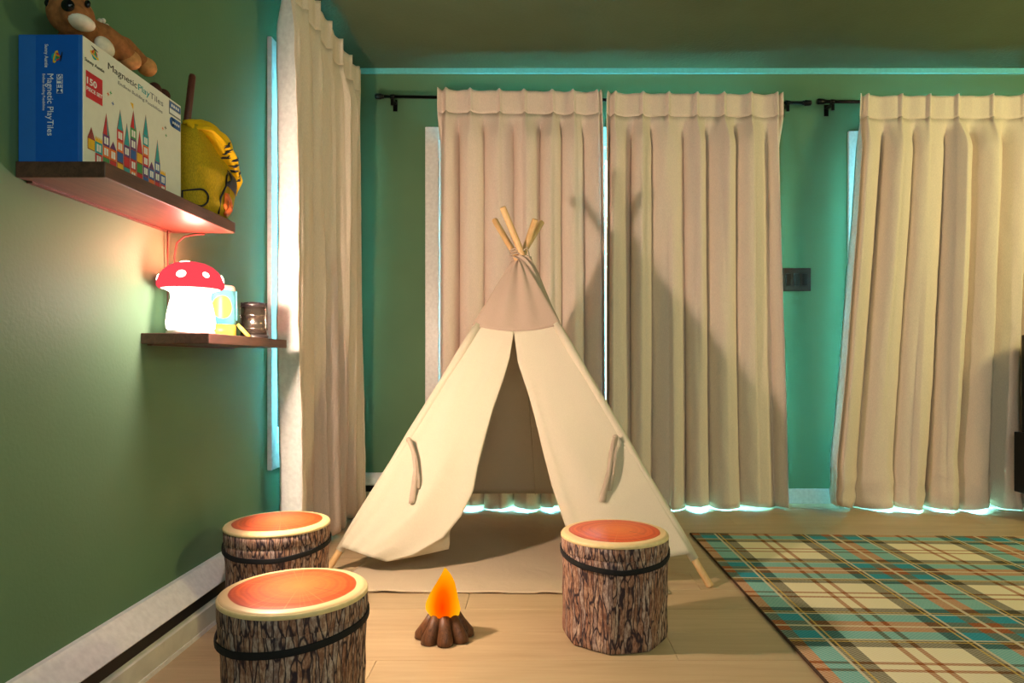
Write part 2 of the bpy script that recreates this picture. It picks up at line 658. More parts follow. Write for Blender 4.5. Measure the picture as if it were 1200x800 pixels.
def wall_with_holes(name, axis, pos, thick, a0, a1, holes):
    """axis 'X': wall plane at x=pos running along y; 'Y': at y=pos running along x. holes: (b0,b1,z0,z1)"""
    bm = bmesh.new()
    def put(p0, p1, z0, z1):
        if p1 - p0 < 1e-5 or z1 - z0 < 1e-5:
            return
        if axis == 'X':
            box(bm, (min(pos, pos + thick), p0, z0), (max(pos, pos + thick), p1, z1))
        else:
            box(bm, (p0, min(pos, pos + thick), z0), (p1, max(pos, pos + thick), z1))
    cur = a0
    for b0, b1, z0, z1 in sorted(holes):
        put(cur, b0, 0, ZC)
        put(b0, b1, 0, z0)
        put(b0, b1, z1, ZC)
        cur = b1
    put(cur, a1, 0, ZC)
    return tag(obj(name, bm, M['wall']), kind='structure')


WIN1 = (2.70, 3.52, 0.44, 2.00)       # along y on the left wall
DOOR1 = (-0.535, 1.31, 0.02, 2.05)    # along x on the back wall
DOOR2 = (1.83, 2.74, 0.02, 2.05)
wall_with_holes('wall_left', 'X', XL, -T, YF - T, YB + T, [WIN1])
wall_with_holes('wall_back', 'Y', YB, T, XL, XR, [DOOR1, DOOR2])
wall_with_holes('wall_right', 'X', XR, T, YF - T, YB + T, [])
wall_with_holes('wall_front', 'Y', YF, -T, XL, XR, [])
tag(obj('ceiling', boxbm((XL - T, YF - T, ZC), (XR + T, YB + T, ZC + 0.1)), M['ceiling']), kind='structure')
# floor
fl = tag(obj('floor', boxbm((XL - T, YF - T, -0.06), (XR + T, YB + T, -0.012)), M['subfloor']), kind='structure')
tag(obj('ground_outside', boxbm((-8, YB + T + 0.02, -0.3), (10, 14, -0.12)), M['ground']), kind='structure')

rnd = random.Random(5)
PW, PL = 0.19, 1.22
plank_mesh = {}


def plank(x0, x1, y0, y1):
    key = (round(x1 - x0, 3), round(y1 - y0, 3))
    if key not in plank_mesh:
        bm = bmesh.new()
        box(bm, (0.0004, 0.0004, -0.012), (key[0] - 0.0004, key[1] - 0.0004, 0), 0.0012)
        o = obj('plank', bm, M['oak'], fl)
        plank_mesh[key] = o.data
    else:
        o = bpy.data.objects.new('plank', plank_mesh[key])
        COL.objects.link(o)
        o.parent = fl
    o.location = (x0, y0, 0)


y = YF
row = 0
while y < YB - 1e-4:
    y1 = min(y + PW, YB)
    x = XL - [0.0, 0.41, 0.82, 0.2, 0.61, 1.02][row % 6]
    while x < XR - 1e-4:
        a, b = max(x, XL), min(x + PL, XR)
        if b - a > 0.03:
            plank(round(a, 3), round(b, 3), round(y, 3), round(y1, 3))
        x += PL
    y = y1
    row += 1


# windows and patio doors ------------------------------------------------------
def opening_frame(name, axis, pos, inward, hole, sliding, trim_w=0.075):
    b0, b1, z0, z1 = hole
    root = empty(name, (0, 0, 0), kind='structure')
    def bx(p0, p1, q0, q1, za, zb, bevel=0.003):
        # p along the wall, q depth from the room side of the wall (positive into the room)
        if axis == 'X':
            xs = sorted((pos + inward * q0, pos + inward * q1))
            return boxbm((xs[0], p0, za), (xs[1], p1, zb), bevel)
        ys = sorted((pos + inward * q0, pos + inward * q1))
        return boxbm((p0, ys[0], za), (p1, ys[1], zb), bevel)
    w = trim_w
    # casing in two steps
    obj('casing', bx(b0 - w, b0, 0.0, 0.018, max(0, z0 - (0 if sliding else w)), z1 + w), M['trim'], root)
    obj('casing', bx(b1, b1 + w, 0.0, 0.018, max(0, z0 - (0 if sliding else w)), z1 + w), M['trim'], root)
    obj('casing', bx(b0, b1, 0.0, 0.018, z1, z1 + w), M['trim'], root)
    if not sliding:
        obj('casing', bx(b0, b1, 0.0, 0.018, z0 - w, z0), M['trim'], root)
    s = 0.032
    obj('jamb', bx(b0, b0 + s, -0.11, 0.006, z0, z1), M['trim'], root)
    obj('jamb', bx(b1 - s, b1, -0.11, 0.006, z0, z1), M['trim'], root)
    obj('head_jamb', bx(b0 + s, b1 - s, -0.11, 0.006, z1 - s, z1), M['trim'], root)
    obj('threshold' if sliding else 'sill', bx(b0 + s, b1 - s, -0.11, 0.006, z0, z0 + s), M['trim'], root)
    mid = (b0 + b1) / 2
    for k, (pa, pb) in enumerate(((b0 + s, mid + 0.02), (mid - 0.02, b1 - s))):
        q = -0.05 - 0.035 * k
        sash = []
        f = bmesh.new()
        e = 0.05
        def add(p0, p1, za, zb):
            if axis == 'X':
                xs = sorted((pos + inward * q, pos + inward * (q - 0.03)))
                box(f, (xs[0], p0, za), (xs[1], p1, zb))
            else:
                ys = sorted((pos + inward * q, pos + inward * (q - 0.03)))
                box(f, (p0, ys[0], za), (p1, ys[1], zb))
        add(pa, pa + e, z0 + s, z1 - s)
        add(pb - e, pb, z0 + s, z1 - s)
        add(pa + e, pb - e, z0 + s, z0 + s + e)
        add(pa + e, pb - e, z1 - s - e, z1 - s)
        so = obj('sash', f, M['trim'], root)
        obj('pane', bx(pa + e, pb - e, q - 0.012, q - 0.018, z0 + s + e, z1 - s - e, 0), M['glass'], so)
    return root


opening_frame('window_1', 'X', XL, 1, WIN1, False, 0.06)
opening_frame('door_1', 'Y', YB, -1, DOOR1, True)
opening_frame('door_2', 'Y', YB, -1, DOOR2, True, 0.052)


def portal(name, loc, rot, sx, sy):
    l = bpy.data.lights.new(name, 'AREA')
    l.shape = 'RECTANGLE'
    l.size, l.size_y = sx, sy
    l.cycles.is_portal = True
    o = bpy.data.objects.new(name, l)
    COL.objects.link(o)
    o.location, o.rotation_euler = loc, rot


portal('daylight_portal', (XL - T - 0.01, (WIN1[0] + WIN1[1]) / 2, (WIN1[2] + WIN1[3]) / 2), (0, -PI / 2, 0), WIN1[3] - WIN1[2], WIN1[1] - WIN1[0])
for dd in (DOOR1, DOOR2):
    portal('daylight_portal', ((dd[0] + dd[1]) / 2, YB + T + 0.01, (dd[2] + dd[3]) / 2), (-PI / 2, 0, 0), dd[1] - dd[0], dd[3] - dd[2])


# baseboard heaters ------------------------------------------------------------
def prism_y(prof, y0, y1):
    bm = bmesh.new()
    a = [bm.verts.new((x, y0, z)) for x, z in prof]
    b = [bm.verts.new((x, y1, z)) for x, z in prof]
    n = len(prof)
    for i in range(n):
        bm.faces.new((a[i], a[(i + 1) % n], b[(i + 1) % n], b[i]))
    bm.faces.new(list(reversed(a)))
    bm.faces.new(b)
    bmesh.ops.recalc_face_normals(bm, faces=bm.faces)
    return bm


def heater(name, label, origin, rz, length):
    # local frame: wall plane x = 0, room towards +x, running along y
    r = empty(name, origin, label, 'heater', 'baseboard heaters along the walls', None, rz)
    obj('top_cover', prism_y([(0, 0.175), (0.0, 0.160), (0.012, 0.160), (0.058, 0.112), (0.064, 0.118), (0.014, 0.175)], 0, length), M['trim'], r)
    obj('grille', prism_y([(0.002, 0.16), (0.002, 0.06), (0.050, 0.06), (0.050, 0.117), (0.012, 0.16)], 0.004, length - 0.004), M['heater_slot'], r)
    obj('front_panel', prism_y([(0.055, 0.016), (0.060, 0.012), (0.060, 0.066), (0.048, 0.078), (0.046, 0.074), (0.055, 0.064)], 0, length), M['heater'], r)
    obj('bottom_rail', prism_y([(0.0, 0.0), (0.062, 0.0), (0.062, 0.013), (0.0, 0.013)], 0, length), M['trim'], r)
    return r


heater('baseboard_heater', 'long white baseboard heater with black slot along the left wall under the shelves', (XL, -1.2, 0), 0, 4.95)
heater('baseboard_heater', 'short baseboard heater end on the back wall between the corner curtain and the tent', (-0.62, YB, 0), 0, 0.4).rotation_euler = (0, 0, -PI / 2)
bpy.data.objects['baseboard_heater.001'].location = (-0.965, YB, 0)
bpy.data.objects['baseboard_heater.001'].rotation_euler = (0, 0, -PI / 2)


def bb(name, x0, x1):
    tag(obj(name, boxbm((x0, YB - 0.014, 0), (x1, YB, 0.085), 0.004), M['trim']), kind='structure')


bb('baseboard_back', DOOR1[1] + 0.076, DOOR2[0] - 0.053)
bb('baseboard_corner', DOOR2[1] + 0.053, XR)
tag(obj('ceiling_glow_strip', boxbm((XL, YB - 0.014, 2.428), (XR, YB, ZC), 0.002), M['aqua']), kind='structure')  # added strip, its colour imitates daylight leaking above the curtains
tag(obj('baseboard_right', boxbm((XR - 0.014, YF + 0.02, 0), (XR, YB - 0.02, 0.085), 0.004), M['trim']), kind='structure')


# ---------------------------------------------------------------- curtains
def curtain(label, pos, x0t, x1t, x0b, x1b, ztop, zbot, pleats, seed, axis='Y', sign=-1, pool=0.0, amp=0.098, pwl=1.2, pwr=1.2, retl=0.0, retr=0.0, tilt=0.0, botfun=None):
    """pos: rod plane; pleats: fractions 0..1; axis Y: curtain hangs along x in front of the back wall"""
    rr = random.Random(seed)
    root = empty('curtain', (0, 0, 0), label, 'curtain', 'beige pleated curtains')
    n = len(pleats) - 1
    skews = [rr.uniform(0.30, 0.70) for _ in range(n)]
    amps = [rr.uniform(0.75, 1.2) for _ in range(n)]
    drift = [rr.uniform(-0.25, 0.25) for _ in range(n + 1)]

    def phase(s):
        for i in range(n):
            if s <= pleats[i + 1] or i == n - 1:
                f = (s - pleats[i]) / max(1e-6, pleats[i + 1] - pleats[i])
                return i, min(max(f, 0), 1)

    HEAD = 0.125

    def pt(s, z, zt):
        i, f = phase(s)
        t = (zt - z) / (zt - zbot)
        k = min(1.0, max(0.0, (zt - z - HEAD * 0.80) / 0.20))
        k = k * k * (3 - 2 * k)
        sk = skews[i]
        fs = f / sk * 0.5 if f < sk else 0.5 + (f - sk) / (1 - sk) * 0.5
        c = 0.5 + 0.5 * math.cos(2 * PI * fs)          # 1 at pleat, 0 in the valley
        sharp = abs(math.cos(PI * fs)) ** 1.5
        low = abs(math.cos(PI * (fs + 0.05 * math.sin(2.5 * t + seed + i)))) ** (1.5 + 0.3 * t)
        d_low = amp * amps[i] * (0.9 + 0.25 * math.sin(2 * t + i * 1.7)) * (lerp(sharp, low, t * 0.6))
        # heading: almost flat with a narrow tuck at every pleat
        g = math.exp(-((f if f < 0.5 else 1 - f) * (pleats[i + 1] - pleats[i]) * abs(x1t - x0t) / 0.008) ** 2)
        d_head = 0.040 + 0.016 * g - 0.007 * math.sin(PI * f) ** 2 + 0.004 * math.sin(3 * PI * f + i)
        d = lerp(d_head, d_low, k)
        nz = noise.noise(Vector((s * 14 + seed, z * 1.6, seed * 3.1)))
        d += 0.009 * nz * k + 0.004 * noise.noise(Vector((s * 40, z * 9, seed))) * (0.3 + 0.7 * k)
        side = 0.026 * math.sin(2 * PI * fs) * k * amps[i]
        x = lerp(lerp(x0t, x0b, t ** pwl), lerp(x1t, x1b, t ** pwr), s) + side * min(1, 6 * s * (1 - s) + 0.1)
        w = drift[i] * (1 - f) + drift[i + 1] * f
        x += 0.05 * w * k * math.sin(PI * min(t, 1) * 0.9) * (4 * s * (1 - s))
        if pool and z < 0.30:
            q = (0.30 - z) / 0.30
            d += pool * q * (0.5 + 0.5 * math.sin(s * 19 + seed)) + 0.03 * q * noise.noise(Vector((s * 9, z * 16, 7)))
            x += 0.02 * q * noise.noise(Vector((s * 9, z * 14, 3)))
        if retl and s < 0.035:
            d = lerp(d, -retl, k * (1 - s / 0.035) ** 0.7)
        if retr and s > 0.965:
            d = lerp(d, -retr, k * ((s - 0.965) / 0.035) ** 0.7)
        return x, d

    def place(x, d, z):
        if axis == 'Y':
            return Vector((x, pos + sign * d, z))
        return Vector((pos + sign * d, x, z))

    nu = n * 26

    def top(s):
        i, f = phase(s)
        g = math.exp(-((min(f, 1 - f)) * (pleats[i + 1] - pleats[i]) * abs(x1t - x0t) / 0.010) ** 2)
        return ztop + tilt * s + 0.006 * g - 0.002 * math.sin(PI * f)

    def bot(s):
        b = zbot + 0.006 * math.sin(s * n * 2 * PI * 0.5 + seed) + 0.005 * math.sin(s * 23 + seed)
        if botfun:
            b += botfun(s)
        return max(b, 0.004)

    def heading(u, v):
        zt = top(u)
        z = lerp(zt, zt - HEAD, v)
        x, d = pt(u, z, zt)
        return place(x, d, z)

    def drape(u, v):
        zt = top(u)
        z = lerp(zt - HEAD, bot(u), v)
        x, d = pt(u, z, zt)
        return place(x, d, z)

    bm = bmesh.new()
    grid(bm, heading, nu, 8)
    solidify(obj('heading', bm, M['curtain'], root), 0.003)
    bm = bmesh.new()
    grid(bm, drape, nu, 64)
    solidify(obj('drape', bm, M['curtain'], root), 0.0025, 0.0, M['lining'])
    return root


def X(px, Y):
    return (px - CX) * Y / FP


YC = 3.765


def fr(pxs):
    a, b = pxs[0], pxs[-1]
    return [(p - a) / (b - a) for p in pxs]


def ZY(py, Y):
    return H + (CY - py) * Y / FP


curtain('beige pleated curtain directly behind the tent, left panel of the middle pair', YC, X(514, YC), X(703.5, YC), X(513, YC), X(707.5, YC), ZY(108, YC), 0.013,
        fr([514, 524, 552, 586, 615, 648, 672, 700, 705]), 3, tilt=-0.012, pwr=0.3, retl=0.088)
curtain('beige pleated curtain right of the centre slit, with the tent shadow across it', YC, X(711, YC), X(914, YC), X(707, YC), X(925, YC), ZY(112, YC), 0.011,
        fr([711, 720, 752, 782, 815, 846, 877, 907, 914]), 8, tilt=-0.006, pwl=0.3, retr=0.03)
curtain('beige curtain right of the light switches, flaring out and crumpled on the floor', YC, X(1003, YC), X(1200, YC), X(964, YC), X(1190, YC), ZY(115, YC), 0.010,
        fr([1003, 1012, 1051, 1084, 1117, 1157, 1192, 1200]), 14, pool=0.045, amp=0.105, tilt=0.0,
        botfun=lambda s: 0.011 * math.sin(s * 17 + 1))
curtain('beige curtain panel at the right end, half behind the black cabinet', YC, X(1203, YC), X(1330, YC), X(1195, YC), X(1335, YC), ZY(115, YC), 0.012,
        fr([1203, 1230, 1265, 1300, 1330]), 21, amp=0.06)
XC = -0.965
curtain('beige pleated curtain over the left wall window, beside the lower shelf', XC, 2.53, 3.60, 2.56, 3.66, 2.335, 0.012,
        [0, 0.05, 0.2, 0.36, 0.52, 0.68, 0.84, 0.96, 1.0], 27, axis='X', sign=1, amp=0.075)


def curtain_rod(label, a, b, axis, wall, brackets):
    """a, b: 3-D ends"""
    r = empty('curtain_rod', a, label, 'curtain rod', 'black curtain rods')
    a, b = Vector(a), Vector(b)
    L = b - a
    obj('rod', tubebm([(0, 0, 0), L], 0.009, 14), M['black_metal'], r)
    d = L.normalized()
    for e, s in ((Vector((0, 0, 0)), -1), (L, 1)):
        obj('finial', tubebm([e, e + d * s * 0.012, e + d * s * 0.014, e + d * s * 0.045, e + d * s * 0.05], [0.012, 0.012, 0.016, 0.016, 0.012], 14), M['black_metal'], r)
    for t in brackets:
        c = L * t
        bm = bmesh.new()
        if axis == 'Y':
            dw = wall - (a.y + c.y)
            box(bm, (c.x - 0.008, c.y - 0.012, c.z - 0.016), (c.x + 0.008, c.y + dw, c.z - 0.008))
            box(bm, (c.x - 0.012, c.y + dw - 0.006, c.z - 0.052), (c.x + 0.012, c.y + dw, c.z + 0.012))
            tube(bm, [(c.x - 0.012, c.y, c.z), (c.x + 0.012, c.y, c.z)], 0.0125, 12)
            box(bm, (c.x - 0.008, c.y - 0.008, c.z - 0.050), (c.x + 0.008, c.y + 0.002, c.z - 0.008))
        else:
            dw = wall - (a.x + c.x)
            box(bm, (c.x + dw, c.y - 0.008, c.z - 0.016), (c.x + 0.012, c.y + 0.008, c.z - 0.008))
            box(bm, (c.x + dw, c.y - 0.012, c.z - 0.052), (c.x + dw + 0.006, c.y + 0.012, c.z + 0.012))
            tube(bm, [(c.x, c.y - 0.012, c.z), (c.x, c.y + 0.012, c.z)], 0.0125, 12)
        obj('bracket', bm, M['black_metal'], r)
    return r


YR = YC + 0.016
curtain_rod('long black curtain rod over the middle pair of curtains behind the tent', (X(450, YR), YR, ZY(113, YR)), (X(940, YR), YR, ZY(120.5, YR)), 'Y', YB, [0.02, 0.5, 0.965])
curtain_rod('black curtain rod over the curtain right of the light switches', (X(968, YR), YR, ZY(119, YR)), (X(1345, YR), YR, ZY(121, YR)), 'Y', YB, [0.02, 0.98])
curtain_rod('black curtain rod high on the left wall, only its end knob showing', (XC - 0.016, 2.42, 2.31), (XC - 0.016, 3.64, 2.255), 'X', XL, [0.04, 0.985])

# ---------------------------------------------------------------- light switch plate
sx0, sx1 = X(916, YB), X(950, YB)
sz0, sz1 = ZY(341, YB), ZY(314, YB)
sw = empty('light_switch', ((sx0 + sx1) / 2, YB, sz0), 'dark bronze triple light switch plate on the wall between curtains', 'light switch')
hw = (sx1 - sx0) / 2
obj('cover_plate', boxbm((-hw, -0.006, 0), (hw, 0, sz1 - sz0), 0.003), M['bronze'], sw)
for k in (-1, 0, 1):
    obj('rocker', boxbm((k * 0.046 - 0.015, -0.011, 0.03), (k * 0.046 + 0.015, -0.004, 0.098), 0.003), M['bronze_dark'], sw)

# ---------------------------------------------------------------- shelves
def shelf(label, y0, y1, ztop, th):
    r = empty('wall_shelf', (XL, (y0 + y1) / 2, ztop - th), label, 'shelf', 'dark walnut floating shelves')
    h = (y1 - y0) / 2
    obj('board', boxbm((0, -h, 0), (0.179, h, th), 0.002), M['walnut'], r)
    obj('wall_cleat', boxbm((0.0, -h + 0.03, -0.004), (0.012, h - 0.03, 0.002)), M['walnut'], r)
    return r


shelf('upper dark walnut shelf carrying the blue and white toy box', 1.357, 1.951, 1.199, 0.032)
shelf('lower dark walnut shelf carrying the glowing mushroom lamp', 1.791, 2.356, 0.876, 0.028)

# ---------------------------------------------------------------- toy box
BX0, BX1, BY0, BY1, BZ0, BZ1 = -1.026, -0.899, 1.362, 1.742, 1.199, 1.452
tb = empty('toy_box', ((BX0 + BX1) / 2, (BY0 + BY1) / 2, BZ0), 'blue and white cardboard box of magnetic tiles on the upper shelf', 'toy box')
ox, oy, oz = tb.location


def lb(x0, y0, z0, x1, y1, z1, bevel=0.0):
    return boxbm((x0 - ox, y0 - oy, z0 - oz), (x1 - ox, y1 - oy, z1 - oz), bevel)


obj('carton', lb(BX0, BY0 + 0.001, BZ0, BX1, BY1, BZ1, 0.0015), M['white'], tb)
obj('end_panel', lb(BX0 - 0.0005, BY0 - 0.001, BZ0 + 0.0005, BX1 - 0.008, BY0 + 0.003, BZ1 + 0.0005, 0.0006), M['blue'], tb)
obj('wrap_edge', lb(BX1 - 0.0085, BY0 - 0.0005, BZ0 + 0.0005, BX1 - 0.001, BY0 + 0.003, BZ1), M['blue_light'], tb)
obj('end_stripe', lb(BX0, BY0 - 0.0013, BZ0 + 0.001, BX0 + 0.034, BY0, BZ1 - 0.001), M['blue_light'], tb)


def front_mtx(yy, zz):     # text on the +x face, reading towards +y
    m = Matrix(((0, 0, 1, 0), (1, 0, 0, 0), (0, 1, 0, 0), (0, 0, 0, 1)))
    return Matrix.Translation((BX1 - ox + 0.0003, yy - oy, zz - oz)) @ m


def end_mtx(xx, zz):       # text on the -y face, reading downwards
    m = Matrix(((0, 1, 0, 0), (0, 0, -1, 0), (-1, 0, 0, 0), (0, 0, 0, 1)))
    return Matrix.Translation((xx - ox, BY0 - 0.0016 - oy, zz - oz)) @ m


class Print:
    def __init__(self):
        self.bm = bmesh.new()
        self.mats = []

    def mi(self, key):
        if key not in self.mats:
            self.mats.append(key)
        return self.mats.index(key)

    def poly(self, pts, key, lift=0.0):
        vs = [self.bm.verts.new(self.fn(a, b, lift)) for a, b in pts]
        f = self.bm.faces.new(vs)
        f.material_index = self.mi(key)

    def rect(self, a0, b0, a1, b1, key, lift=0.0):
        self.poly([(a0, b0), (a1, b0), (a1, b1), (a0, b1)], key, lift)

    def disc(self, a, b, r, key, lift=0.0, rb=None, n=18, rot=0.0):
        rb = rb or r
        self.poly([(a + r * math.cos(2 * PI * k / n) * math.cos(rot) - rb * math.sin(2 * PI * k / n) * math.sin(rot),
                    b + r * math.cos(2 * PI * k / n) * math.sin(rot) + rb * math.sin(2 * PI * k / n) * math.cos(rot)) for k in range(n)], key, lift)

    def done(self, name, parent):
        return obj(name, self.bm, [M[k] for k in self.mats], parent)


def front_fn(a, b, lift):
    return (BX1 - ox + 0.0003 + lift, a - oy, b - oz)


def end_fn(a, b, lift):    # a runs downwards along the reading direction, b towards letter tops
    return (b - ox, BY0 - 0.0016 - lift - oy, a - oz)


# castle of tiles
P_ = Print()
P_.fn = front_fn
tile = 0.0235
cb = 1.2065
cols = [   # y, tile colours from bottom up (frame colour, window?), roof colour, roof height
    (1.388, [('p_yellow', 0)], 'p_outline', 0.024, 0.024),
    (1.412, [('p_red', 1), ('p_teal', 1)], 'crown', 0.012, 0.0),
    (1.4365, [('p_green', 0), ('p_orange', 1), ('p_purple', 1)], 'p_red', 0.047, 0.0),
    (1.4605, [('p_red', 0), ('p_orange', 1)], 'p_purple', 0.018, 0.0),
    (1.485, [('p_yellow', 0), ('p_blue', 0), ('p_orange', 1), ('p_red', 1)], 'p_teal', 0.046, 0.003),
    (1.5095, [('p_teal', 0), ('p_red', 0), ('p_purple', 1)], 'p_teal', 0.052, 0.0),
    (1.534, [('p_orange', 1), ('p_red', 1), ('p_blue', 0), ('p_purple', 1), ('p_green', 1)], 'p_red', 0.042, 0.0),
    (1.5585, [('p_red', 0), ('p_green', 0), ('p_yellow', 0)], 'p_red', 0.052, 0.0),
    (1.583, [('p_blue', 0), ('p_purple', 1), ('p_red', 1), ('p_orange', 1), ('p_teal', 1)], 'p_teal', 0.05, 0.0),
    (1.6075, [('p_orange', 0), ('p_blue', 1)], 'p_purple', 0.018, 0.0),
    (1.632, [('p_red', 0), ('p_purple', 1), ('p_blue', 1)], 'p_teal', 0.055, 0.0),
    (1.6565, [('p_red', 1), ('p_blue', 1)], 'crown', 0.011, 0.0),
]
for yc, tiles, roof, rh, up in cols:
    z = cb + up
    for key, win in tiles:
        P_.rect(yc - tile / 2, z, yc + tile / 2, z + tile, 'p_outline' if not win else key, 0.0)
        if win:
            P_.rect(yc - tile * 0.30, z + tile * 0.18, yc - tile * 0.03, z + tile * 0.82, 'p_white', 0.0002)
            P_.rect(yc + tile * 0.03, z + tile * 0.18, yc + tile * 0.30, z + tile * 0.82, 'p_white', 0.0002)
        else:
            P_.rect(yc - tile * 0.43, z + tile * 0.07, yc + tile * 0.43, z + tile * 0.93, key, 0.0002)
        z += tile
    if roof == 'crown':
        P_.rect(yc - tile / 2, z, yc + tile / 2, z + rh * 0.45, 'p_yellow')
        for k in range(4):
            a = yc - tile / 2 + tile * k / 4
            P_.poly([(a, z + rh * 0.4), (a + tile / 4, z + rh * 0.4), (a + tile / 8, z + rh)], 'p_yellow', 0.0001)
    else:
        P_.poly([(yc - tile / 2, z), (yc + tile / 2, z), (yc, z + rh)], 'p_outline')
        P_.poly([(yc - tile * 0.40, z + 0.001), (yc + tile * 0.40, z + 0.001), (yc, z + rh * 0.93)], roof, 0.0002)
        if roof == 'p_red' and rh < 0.05:
            P_.poly([(yc + tile * 0.15, z + 0.001), (yc + tile * 0.40, z + 0.001), (yc, z + rh * 0.93)], 'p_teal', 0.0003)
P_.poly([(1.534, 1.366), (1.534, 1.380), (1.522, 1.379)], 'p_yellow')
P_.done('castle_print', tb)

P_ = Print()
P_.fn = front_fn
P_.rect(1.371, 1.333, 1.424, 1.387, 'p_red')
P_.done('red_badge', tb)
P_ = Print()
P_.fn = front_fn
P_.rect(1.684, 1.413, 1.739, 1.447, 'p_grey')
P_.rect(1.687, 1.431, 1.739, 1.444, 'p_blue', 0.0002)
P_.rect(1.687, 1.417, 1.739, 1.428, 'p_white', 0.0002)
P_.disc(1.699, 1.397, 0.012, 'p_blue')
P_.rect(1.699, 1.385, 1.739, 1.409, 'p_blue')
for k in range(4):
    P_.rect(1.700 + k * 0.009, 1.394, 1.706 + k * 0.009, 1.400, 'p_white', 0.0002)
    P_.rect(1.694 + k * 0.010, 1.434, 1.701 + k * 0.010, 1.441, 'p_white', 0.0003)
P_.done('blue_seal', tb)
for a, b, k in ((1.452, 1.372, 'p_green'), (1.443, 1.366, 'p_orange'), (1.459, 1.352, 'p_blue'), (1.668, 1.372, 'p_black'), (1.656, 1.366, 'p_orange'), (1.671, 1.354, 'p_green')):
    s = 0.0055
    P_ = Print()
    P_.fn = front_fn
    P_.poly([(a, b + s), (a - s * 0.25, b + s * 0.25), (a - s, b), (a - s * 0.25, b - s * 0.25), (a, b - s), (a + s * 0.25, b - s * 0.25), (a + s, b), (a + s * 0.25, b + s * 0.25)], k)
    P_.done('sparkle', tb)


def logo(p, a, b, s, da=(1, 0), db=(0, 1)):
    """striped globe with an orbit ring and a small black propeller"""
    def q(u, v):
        return a + s * (u * da[0] + v * db[0]), b + s * (u * da[1] + v * db[1])
    def ell(cu, cv, ru, rv, key, lift, lo=0, hi=2 * PI, rot=0.0):
        pts = []
        for k in range(17):
            an = lo + (hi - lo) * k / 16
            u, v = ru * math.cos(an), rv * math.sin(an)
            pts.append(q(cu + u * math.cos(rot) - v * math.sin(rot), cv + u * math.sin(rot) + v * math.cos(rot)))
        p.poly(pts[:-1] if hi - lo > 6 else pts, key, lift)
    ell(0, -0.1, 1.25, 0.42, 'p_yellow', 0.0, rot=-0.25)
    ell(0, -0.1, 0.8, 0.8, 'p_teal', 0.0002)
    ell(0, -0.02, 0.8, 0.8, 'p_red', 0.0003, 0.1, PI - 0.1)
    ell(0, -0.02, 0.5, 0.78, 'p_orange', 0.0004, 0.1, PI - 0.1)
    ell(0.16, -0.02, 0.3, 0.74, 'p_green', 0.0005, 0.1, PI - 0.1)
    ell(-0.1, -0.02, 0.16, 0.76, 'p_yellow', 0.0005, 0.1, PI - 0.1)
    ell(0, -0.30, 1.15, 0.16, 'p_yellow', 0.0006, rot=-0.25)
    ell(0, 1.0, 1.0, 0.13, 'p_black', 0.0003, rot=-0.2)
    ell(0, 0.85, 0.16, 0.2, 'p_black', 0.0003)


P_ = Print()
P_.fn = front_fn
logo(P_, 1.398, 1.429, 0.0115)
P_.done('globe_logo', tb)

P_ = Print()
P_.fn = end_fn
logo(P_, 1.408, -0.951, 0.0105, (-1, 0), (0, 1))
P_.done('globe_logo', tb)
for k in range(4):
    P_ = Print()
    P_.fn = end_fn
    P_.rect(1.373 - k * 0.0098, -0.950, 1.3645 - k * 0.0098, -0.938, 'p_white')
    P_.done('letter_block', tb)

UP = Matrix.Translation((0, 0, 0.0003))
text_obj('lettering', '150', 0.0185, M['p_white'], front_mtx(1.374, 1.3615) @ UP, tb, bold=0.0004, fit=0.031)
text_obj('lettering', 'PIECE SET', 0.0105, M['p_white'], front_mtx(1.373, 1.348) @ UP, tb, bold=0.0002, fit=0.050)
text_obj('lettering', 'Sunny Auntie', 0.0100, M['p_black'], front_mtx(1.368, 1.4045), tb, bold=0.0001, fit=0.062)
text_obj('lettering', 'Magnetic', 0.0200, M['p_black'], front_mtx(1.4427, 1.4195), tb, fit=0.106)
text_obj('lettering', 'Play', 0.0200, M['p_teal'], front_mtx(1.553, 1.4195), tb, bold=0.0001, fit=0.046)
text_obj('lettering', 'Tiles', 0.0200, M['p_grey'], front_mtx(1.6005, 1.4195), tb, fit=0.057)
text_obj('lettering', 'Endless Building Possibilities', 0.0105, M['p_grey'], front_mtx(1.478, 1.4015), tb, fit=0.176)
text_obj('lettering', 'STEM', 0.0135, M['blue'], end_mtx(-0.9485, 1.3725) @ Matrix.Translation((0, 0, 0.0005)), tb, bold=0.0002, fit=0.037)
text_obj('lettering', 'Magnetic PlayTiles', 0.0178, M['p_white'], end_mtx(-0.9685, 1.374), tb, fit=0.123)
text_obj('lettering', 'Endless Building Possibilities', 0.0075, M['p_white'], end_mtx(-0.978, 1.374), tb, fit=0.073)
text_obj('lettering', 'Sunny Auntie', 0.0098, M['p_white'], end_mtx(-0.9735, 1.433), tb, bold=0.0001, fit=0.046)

# ---------------------------------------------------------------- plush fawn on the box
fw = empty('plush_fawn', (-0.955, 1.47, BZ1), 'caramel plush fawn lying on the toy box with legs stretched out', 'plush toy')
fx, fy, fz = fw.location


def F(x, y, z):
    return Vector((x - fx, y - fy, z - fz))


